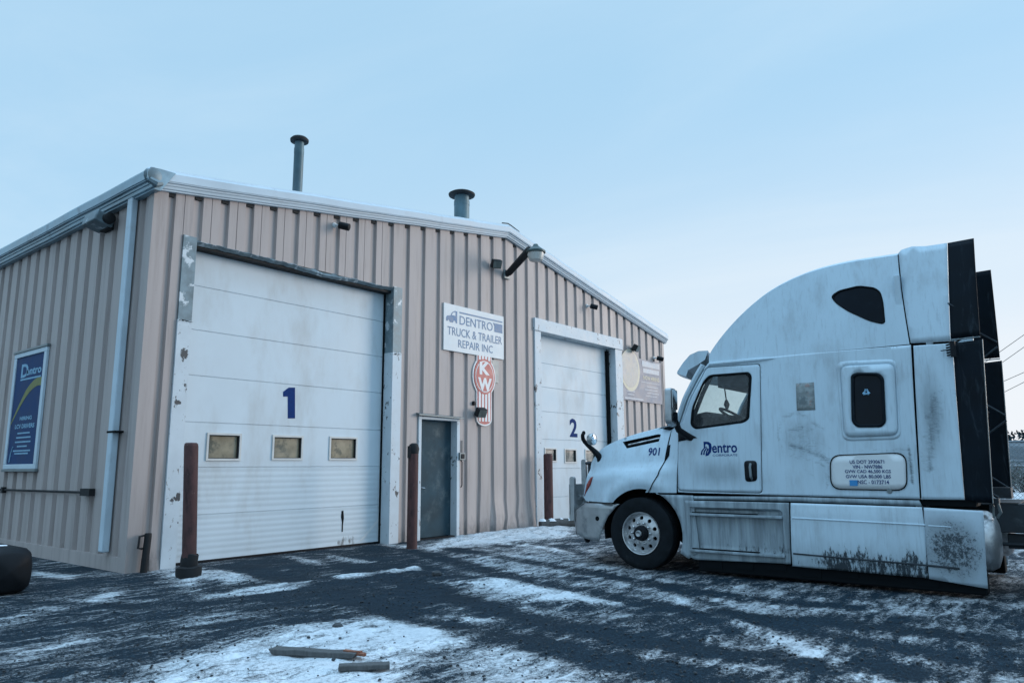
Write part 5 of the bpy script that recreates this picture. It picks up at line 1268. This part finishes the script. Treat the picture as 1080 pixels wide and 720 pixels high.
for poly, v, f in (([(2.577,5.502), (3.195,5.818), (3.870,6.145), (4.517,6.090), (5.029,5.701), (5.116,5.013), (4.985,4.426), (4.413,4.217), (3.945,4.111), (3.443,3.549), (2.306,5.028)], .86, .25),
                   ([(4.539,4.050), (5.012,4.049), (4.894,3.394), (4.310,2.422), (3.552,3.407)], .74, .25),
                   ([(7.155,6.746), (7.989,6.447), (7.558,5.087), (7.116,4.244), (6.783,4.691), (6.721,5.357)], .84, .22),
                   ([(5.294,11.266), (5.862,10.832), (6.010,9.620), (5.691,8.878), (5.249,8.948), (5.306,9.541), (4.834,9.014), (5.242,10.362)], .78, .18),
                   ([(4.670,8.438), (5.852,8.522), (6.188,8.337), (5.883,7.959), (4.889,8.036), (4.558,8.170)], .76, .10),
                   ([(9.837,11.118), (9.836,9.948), (11.301,10.663), (13.133,11.146), (14.613,10.842), (15.022,10.236), (13.030,8.884), (11.401,9.195), (10.258,9.629), (9.296,9.401)], .86, .28),
                   ([(2.778,8.858), (3.492,9.405), (4.258,9.558), (4.128,9.062), (3.313,8.806), (2.681,8.532)], .66, .16),
                   ([(2.310,7.288), (2.734,7.286), (3.034,7.068), (2.890,6.906), (2.431,6.823), (2.193,6.895)], .64, .14),
                   ([(7.488,10.991), (8.062,10.417), (7.943,9.079), (7.048,9.555)], .66, .12),
                   ([(6.523,8.455), (7.905,8.189), (7.746,7.886), (6.398,8.051)], .80, .05),
                   ([(3.778,7.220), (4.416,7.243), (4.375,6.965), (3.740,6.842)], .62, .12),
                   ([(4.255,12.527), (4.442,11.459), (4.278,11.087), (4.052,11.840)], .80, .08),
                   ([(5.388,5.612), (5.656,5.174), (5.584,4.741), (5.202,5.249)], .66, .08),
                   ([(8.904,8.567), (11.611,8.893), (11.831,7.119), (9.120,5.349), (8.209,6.294)], .62, .5),
                   ([(7.321,4.548), (8.814,3.386), (8.928,1.456), (8.706,1.101), (7.943,2.120), (7.194,3.780)], .56, .25),
                   ([(5.438,2.409), (6.456,2.034), (6.449,1.885), (5.286,2.273)], .60, .10)):
    blend(poly, v, f)
for line, w, dv in (([(9.542,10.089), (8.325,7.431), (7.491,5.177), (7.171,3.150), (7.562,1.254), (7.509,0.644)], .17, .22), ([(10.003,9.437), (9.331,7.150), (8.669,5.087), (8.187,3.585), (8.355,2.224)], .16, .20),
                    ([(6.363,10.504), (5.837,7.897), (5.241,5.419), (4.988,3.459), (5.153,2.287)], .18, .20), ([(7.789,10.569), (6.901,7.504), (6.052,5.138), (5.654,2.985), (6.055,1.265)], .17, .22), ([(11.641,8.242), (8.270,4.591), (6.878,2.160), (6.595,0.639)], .13, .16),
                    ([(11.189,9.497), (10.960,7.558), (8.036,4.215), (6.363,2.156), (5.519,1.165)], .12, -.18), ([(3.120,10.005), (3.704,8.460), (4.751,7.613), (7.392,8.041)], .14, .14)):
    track(smoothline([tuple(p) for p in line], 2), w, dv)
far = np.clip((np.hypot(GX - 8, GY - 5) - 26) / 20, 0, 1); snow = snow * (1 - far) + .52 * far
beyond = np.clip((GX - 27.5) / 3, 0, 1) * np.clip((60 - GX) / 15, 0, 1) * (np.abs(GY) < 60); snow = np.maximum(snow, .85 * beyond)
# gentle relief: packed snow stands a little proud of the tarmac, snow piles up along the wall
rng = np.random.default_rng(3)
H = np.zeros(GX.shape)
near = (GX > .3) & (GX < 17.1) & (GY > -1.5) & (GY < 11.5)
idx = np.argwhere(near)
for j, i in idx:
    x, y = GX[j, i], GY[j, i]
    a = noise.noise(Vector((x * 1.7, y * 1.7, 0))); b = noise.noise(Vector((x * 6, y * 6, 3)))
    H[j, i] = .012 * a + .010 * b + .055 * max(0, snow[j, i] + .35 * b - .55)
wallpile = polymask([(9.951,10.065), (11.450,10.804), (13.327,11.311), (15.116,11.126), (15.746,10.728), (13.569,9.250), (11.769,9.989)], .22); H += wallpile * .05
H = np.where(GY > 11.0, np.minimum(H, .0), H)
edge_ = np.clip(np.minimum.reduce([GX - .4, 17 - GX, GY + 1.4, 11.4 - GY]) / .8, 0, 1); H *= edge_
nx_, ny_ = len(gx), len(gy)
V = np.stack([GX.ravel(), GY.ravel(), H.ravel() - .004], 1)
ii, jj = np.meshgrid(np.arange(nx_ - 1), np.arange(ny_ - 1)); a = (jj * nx_ + ii).ravel()
Fq = np.stack([a, a + 1, a + nx_ + 1, a + nx_], 1)
me = bpy.data.meshes.new('ground'); me.vertices.add(len(V)); me.vertices.foreach_set('co', V.astype(np.float32).ravel())
me.loops.add(Fq.size); me.loops.foreach_set('vertex_index', Fq.ravel().astype(np.int32)); me.polygons.add(len(Fq))
me.polygons.foreach_set('loop_start', np.arange(0, Fq.size, 4, dtype=np.int32)); me.polygons.foreach_set('loop_total', np.full(len(Fq), 4, dtype=np.int32))
me.update(calc_edges=True); me.validate()
at = me.attributes.new('snow', 'FLOAT', 'POINT'); at.data.foreach_set('value', snow.ravel().astype(np.float32))
at = me.attributes.new('far', 'FLOAT', 'POINT'); at.data.foreach_set('value', far.ravel().astype(np.float32))
me.shade_smooth()
m = bpy.data.materials.new('yard'); m.use_nodes = True; t = NT(m.node_tree)
out = t.n('ShaderNodeOutputMaterial'); b = t.n('ShaderNodeBsdfPrincipled'); t.l(b.outputs[0], out.inputs[0])
tc = t.n('ShaderNodeTexCoord').outputs['Object']
att = t.n('ShaderNodeAttribute', attribute_name='snow').outputs['Fac']; fat = t.n('ShaderNodeAttribute', attribute_name='far').outputs['Fac']
ROT = (0, 0, math.radians(54))
n1 = t.noise(tc, 1.1, 6, .6); n2 = t.noise(t.mapv(tc, (1.3, 4.6, 1), ROT), 1.5, 9, .68, .5); n3 = t.noise(tc, 26, 6, .7); n4 = t.noise(tc, 120, 3, .6); n5 = t.noise(tc, 55, 4, .75)
v = t.math('ADD', att, t.math('MULTIPLY', t.math('SUBTRACT', n2, .5), 1.5))
v = t.math('ADD', v, t.math('MULTIPLY', t.math('SUBTRACT', n1, .5), .8))
v = t.math('ADD', v, t.math('MULTIPLY', t.math('SUBTRACT', n3, .5), .95))
v = t.math('ADD', v, t.math('MULTIPLY', t.math('SUBTRACT', n4, .5), .8))
sm = t.rng(v, .40, .90)
asp = t.mix(t.rng(n3, .3, .7), (.002, .006, .011), (.011, .026, .040)); asp = t.mix(t.rng(n4, .55, .68, 0, .6), asp, (.055, .10, .135)); asp = t.mix(t.rng(n5, .54, .64, 0, .7), asp, (.045, .085, .12)); asp = t.mix(t.rng(n1, .3, .7, 0, .45), asp, (.010, .014, .018))
brush = t.mix(t.rng(t.noise(t.mapv(tc, (.05, .3, 1)), 2.0, 8, .7), .35, .65), (.03, .045, .05), (.16, .17, .16)); asp = t.mix(fat, asp, brush)
snc = t.mix(t.rng(n3, .3, .7), (.58, .61, .64), (.80, .82, .84)); snc = t.mix(t.rng(n1, .35, .7, 0, .35), snc, (.36, .38, .40))
t.l(t.mix(sm, asp, snc), b.inputs['Base Color'])
t.l(t.rng(sm, 0, 1, .72, .85), b.inputs['Roughness']); b.inputs['Specular IOR Level'].default_value = .1
h = t.math('ADD', t.math('MULTIPLY', n3, .5), t.math('ADD', t.math('MULTIPLY', n4, .35), t.math('MULTIPLY', sm, .55)))
bp = t.n('ShaderNodeBump'); bp.inputs['Strength'].default_value = .8; bp.inputs['Distance'].default_value = .022; t.l(h, bp.inputs['Height']); t.l(bp.outputs[0], b.inputs['Normal'])
me.materials.append(m); go = bpy.data.objects.new('ground', me); COL.objects.link(go); go['kind'] = 'structure'

# loose gravel: thousands of small stones, denser where the tarmac is bare
def gh(x, y):
    i = int(np.searchsorted(gx, x)); j = int(np.searchsorted(gy, y)); return H[j, i], snow[j, i]
bm = bmesh.new(); bmesh.ops.create_icosphere(bm, subdivisions=1, radius=1); base = [v.co.copy() for v in bm.verts]; bf = [tuple(v.index for v in f.verts) for f in bm.faces]; bm.free()
gv, gf = [], []
shapes = [[p * (1 + random.uniform(-.3, .3)) for p in base] for _ in range(8)]
cnt = 0
while cnt < 7000:
    d = random.random() ** 1.6; x = random.uniform(.8, 13); y = random.uniform(-.8, 10.8)
    r_ = math.hypot(x, y)
    if r_ < 2.6 or r_ > 11 or random.random() > (4.0 / r_) ** 1.5: continue
    z, sn = gh(x, y)
    if random.random() < (sn - .2) * 1.3: continue
    if x > 9.4 and y < 6.7: continue
    r = random.choice((.005, .006, .007, .009, .012)) * random.uniform(.8, 1.4); a = random.random() * 6.28; ca, sa_ = math.cos(a), math.sin(a); o = len(gv)
    for p in random.choice(shapes): gv.append((x + r * (p.x * ca - p.y * sa_), y + r * (p.x * sa_ + p.y * ca), z + r * (.3 + .65 * p.z)))
    gf += [tuple(o + i for i in f) for f in bf]; cnt += 1
M['gravel'] = mat('gravel', (.035, .042, .048), .85, 0, .7, 30)
me = bpy.data.meshes.new('gravel'); me.from_pydata(gv, [], gf); me.materials.append(M['gravel']); o = bpy.data.objects.new('gravel', me); COL.objects.link(o); o['kind'] = 'stuff'

# ================================================================== BEYOND THE YARD
FX = 27.
FE = thing('chain_link_fence', 'chain link fence with steel rail beyond the truck chassis', 'fence', (FX, 0, 0))
M['link'] = mat('fence_wire', (.22, .25, .27), .5, .5, .1, 5)
mb = MB(); mb.tube([(FX, -16, 2.1), (FX, 9.5, 2.1)], .03, 8); mb.build('rail', M['link'], FE)
for k in range(10):
    mb = MB(); y = -16 + 2.83 * k; mb.tube([(FX, y, 0), (FX, y, 2.2)], .035, 8); mb.build('post', M['link'], FE)
mb = MB(); d = .13; n = 0
y = -16
while y < 9.5 - .01:
    for sg in (1, -1):
        # each strand zigzags upward as wire of real thickness (square section)
        a = Vector((FX + .01 * sg, y, .05)); vs = []; 
        yy0 = y; k = 0; seg = 2.05
        y1 = y + sg * seg
        aa, bb = (FX + .006 * sg, y, .05), (FX + .006 * sg, min(9.5, max(-16, y1)), .05 + abs(min(9.5, max(-16, y1)) - y))
        mb.tube([aa, bb], .006, 4, caps=False)
    y += d
mb.build('wire_mesh', M['link'], FE, smooth=0, recalc=False)
def pole(x, y, h, label):
    p = thing('utility_pole', label, 'pole', (x, y, 0), 'poles carrying the power lines')
    mb = MB(); mb.tube([(x, y, -.5), (x, y, h)], [.17, .11], 12); mb.build('shaft', M['wood'], p)
    mb = MB(); mb.box((x - .06, y - 1.2, h - .6), (x + .06, y + 1.2, h - .45)); mb.box((x - .06, y - .9, h - 2.0), (x + .06, y + .9, h - 1.88)); explode(mb.build('crossarm', M['wood'], p))
w = [(59.268,8.081), (81.042,11.399)]
# four wires, rising towards the right
for k, (a, b, lab) in enumerate((((62, 9.), (40, -6.0), 'topmost of the four power lines over the distant field'), ((62, 9.), (40, -6.), 'second power line from the top over the distant field'), ((62, 9.), (40, -6.), 'third power line from the top over the distant field'), ((62, 9.), (40, -6.), 'lowest of the four power lines over the distant field'))):
    pass
px = [(87.071,49.667)]
def wire(pa, pb, label):
    mb = MB(); pts = []
    for k in range(17):
        u = k / 16; pts.append(Vector(pa).lerp(Vector(pb), u) - Vector((0, 0, .55 * 4 * u * (1 - u))))
    mb.tube(pts, .016, 5); o = mb.build('power_line', M['iron'], None); o['label'] = label; o['category'] = 'power line'; o['group'] = 'power lines above the field'
    c = o.location
hts = [(4.938,7.222), (2.739,8.799)], [(5.008,6.508), (2.811,8.101)], [(5.094,5.634), (2.966,6.606)], [(5.164,4.926), (3.021,6.075)]
labs = ('topmost of the four power lines over the distant field', 'second power line from the top over the distant field', 'third power line from the top over the distant field', 'lowest of the four power lines over the distant field')
for k, h_ in enumerate(hts):
    (ya, za), (yb, zb) = h_[0], h_[1]; sl = (zb - za) / (yb - ya)
    wire((50, 12., za + sl * (12 - ya) + .5), (50, -12., za + sl * (-12 - ya) + .5), labs[k])
pole(50, 12., 13.0, 'wooden utility pole at the far end of the power lines behind the truck')
# low snow-patched hill with a dark wood along its crest
hv, hf = [], []; NX, NY = 26, 90
for i in range(NX + 1):
    for j in range(NY + 1):
        x = 90 + 420 * (i / NX) ** 1.4; y = -500 + 1000 * j / NY; u = max(0, min(1, (x - 95) / 110)); q = u * u * (3 - 2 * u)
        hv.append((x, y, -.3 + q * (6.6 + 1.6 * noise.noise(Vector((x * .012, y * .012, 2)))) * max(.25, 1 - abs(y - 10) / 700) + .5 * q * noise.noise(Vector((x * .06, y * .06, 1)))))
hf = [(i * (NY + 1) + j, (i + 1) * (NY + 1) + j, (i + 1) * (NY + 1) + j + 1, i * (NY + 1) + j + 1) for i in range(NX) for j in range(NY)]
M['hill'] = mat('hill_scrub', (.075, .10, .115), .95, 0, .4, .05, (1, .35, 1), spec=.05, dirt=(dict(col=(.42, .46, .50), scale=.09, stretch=(1, .3, 1), rough=.75, lo=.52, hi=.66, amt=.85), dict(col=(.03, .045, .05), scale=.3, stretch=(1, .5, 1), rough=.75, lo=.55, hi=.7, amt=.7)))
me = bpy.data.meshes.new('hills'); me.from_pydata(hv, [], hf); me.shade_smooth(); me.materials.append(M['hill']); o = bpy.data.objects.new('hills', me); COL.objects.link(o); o['kind'] = 'structure'
tv, tf = [], []; rr_ = random.Random(5)
M['wood_far'] = mat('far_wood', (.022, .035, .042), 1., 0, .3, .3, spec=.0)
for k in range(9000):
    y = rr_.uniform(-240, 160); x = 205 + rr_.uniform(-9, 9); hgt = 2.3 + 1.1 * noise.noise(Vector((y * .06, 3, 3))) + .7 * noise.noise(Vector((y * .4, 1, 3))); z = 5.6 + rr_.random() * max(1.2, hgt + .9); r = rr_.uniform(.3, .75)
    c = Vector((x, y, z)); u = Vector((rr_.uniform(-1, 1), rr_.uniform(-1, 1), rr_.uniform(-1, 1))).normalized() * r; w2_ = u.orthogonal().normalized() * r * .7; n = len(tv); tv += [c - u, c + w2_, c + u, c - w2_]; tf.append((n, n + 1, n + 2, n + 3))
me = bpy.data.meshes.new('distant_wood'); me.from_pydata(tv, [], tf); me.materials.append(M['wood_far']); o = bpy.data.objects.new('distant_wood', me); COL.objects.link(o); o['kind'] = 'stuff'
# shrubs on the field in front of it
def shrub(x, y, r, h, label):
    s_ = thing('shrub', label, 'shrub', (x, y, 0), 'bare shrubs on the field beyond the fence')
    mb = MB()
    for k in range(26):
        a = random.uniform(0, 6.28); b_ = random.uniform(.2, 1); e = Vector((x + r * b_ * math.cos(a), y + r * b_ * math.sin(a), h * random.uniform(.5, 1)))
        mb.tube([(x + .1 * math.cos(a), y + .1 * math.sin(a), -.05), Vector((x, y, 0)).lerp(e, .55) + Vector((0, 0, .15 * h)), e], [.03, .02, .006], 4, caps=False)
    mb.build('stems', M['twig'], s_, smooth=0, recalc=False)
    mb = MB()
    for k in range(420):
        a = random.uniform(0, 6.28); b_ = random.random() ** .5; zz = h * random.uniform(.15, 1); c = Vector((x + r * b_ * math.cos(a), y + r * b_ * math.sin(a), zz * (1 - .35 * b_ * b_))); q = random.uniform(.04, .11); u = Vector((random.uniform(-1, 1), random.uniform(-1, 1), random.uniform(-1, 1))).normalized() * q; w2_ = u.orthogonal().normalized() * q * .5
        mb.add([c - u, c + w2_, c + u, c - w2_], [(0, 1, 2, 3)])
    mb.build('foliage', M['brush'], s_, smooth=0, recalc=False)
M['twig'] = mat('twig', (.06, .05, .045), .9); M['brush'] = mat('dry_brush', (.07, .085, .08), .9, 0, .3, 2)
for k, (x, y, r, h) in enumerate(((46, 3.6, 1.3, 1.1), (58, 5.2, 1.6, 1.3), (66, 5.6, 2.0, 1.5), (40, 1.8, 1.0, .8), (82, 8.5, 2.4, 2.2), (64, 2.4, 1.6, 1.2))):
    shrub(x, y, r, h, ('low dry shrub a little way beyond the chain link fence', 'rounded dry shrub in the middle of the field', 'broad dry shrub in front of the distant hill', 'lowest shrub, close up against the chain link fence', 'tallest shrub, standing far out at the foot of the hill', 'small shrub standing apart in the open field')[k])

# ================================================================== LIGHT, SKY, CAMERA
W = bpy.data.worlds.new('World'); S.world = W; W.use_nodes = True; t = NT(W.node_tree)
SUN_EL, SUN_AZ = math.radians(10), math.radians(125)      # azimuth measured from +Y towards +X
out = t.n('ShaderNodeOutputWorld'); bg = t.n('ShaderNodeBackground'); t.l(bg.outputs[0], out.inputs[0])
sky = t.n('ShaderNodeTexSky'); sky.sky_type = 'NISHITA'; sky.sun_disc = False; sky.sun_elevation = SUN_EL; sky.sun_rotation = SUN_AZ; sky.air_density = 1.0; sky.dust_density = .6; sky.ozone_density = 2.5
tc = t.n('ShaderNodeTexCoord').outputs['Generated']
sep = t.n('ShaderNodeSeparateXYZ'); t.l(tc, sep.inputs[0])
# thin high cloud in long streaks: project the view direction on a flat layer
zz = t.math('MAXIMUM', sep.outputs[2], .03)
cmb = t.n('ShaderNodeCombineXYZ'); t.l(t.math('DIVIDE', sep.outputs[0], t.math('ADD', zz, .12)), cmb.inputs[0]); t.l(t.math('DIVIDE', sep.outputs[1], t.math('ADD', zz, .12)), cmb.inputs[1])
cn = t.noise(t.mapv(cmb.outputs[0], (.9, .35, 1), (0, 0, .5)), 1.2, 8, .58, .6)
cl = t.rng(cn, .38, .74, 0, 0.5)
hz_ = t.math('MULTIPLY', t.rng(sep.outputs[2], .0, .5, .95, 0), t.rng(sep.outputs[0], .35, 1.0, .08, 1))
zn_ = t.rng(sep.outputs[2], .55, .95, 0, 1)  # zenith out of view, made brighter than the visible sky as added fill
thin = t.math('MULTIPLY', cl, t.rng(sep.outputs[2], 0.0, .6, 1.0, .45))
veil = t.mix(0.85, sky.outputs[0], (2.25, 3.6, 4.75))
t.l(t.mix(zn_, t.mix(hz_, t.mix(thin, veil, (3.7, 4.4, 4.9)), (4.35, 4.5, 4.7)), (5.5, 8.9, 12.4)), bg.inputs[0]); bg.inputs[1].default_value = 0.12
sd = bpy.data.lights.new('sun', 'SUN'); sd.energy = 1.1; sd.angle = math.radians(25); sd.color = (1, .90, .84)
so = bpy.data.objects.new('sun', sd); COL.objects.link(so)
dv = Vector((math.sin(SUN_AZ) * math.cos(SUN_EL), math.cos(SUN_AZ) * math.cos(SUN_EL), math.sin(SUN_EL)))
so.rotation_euler = dv.to_track_quat('Z', 'Y').to_euler(); so.location = dv * 60
cd = bpy.data.cameras.new('camera'); cd.lens = 25.7428; cd.sensor_width = 36; cd.clip_end = 6000; cd.clip_start = .05
co = bpy.data.objects.new('camera', cd); COL.objects.link(co)
co.matrix_world = Matrix.Translation((0, 0, 1.45)) @ Matrix([[0.627244, -0.127021, -0.768395], [-0.778794, -0.110794, -0.617418], [-0.006709, 0.985693, -0.168419]]).to_4x4()
S.camera = co
vs_ = S.view_settings; S.display_settings.display_device = 'sRGB'; vs_.view_transform = 'Standard'; vs_.look = 'None'; vs_.gamma = 1; vs_.use_curve_mapping = False; vs_.exposure = 0.78
S.render.engine = 'CYCLES'; S.cycles.max_bounces = 8; S.cycles.transparent_max_bounces = 12
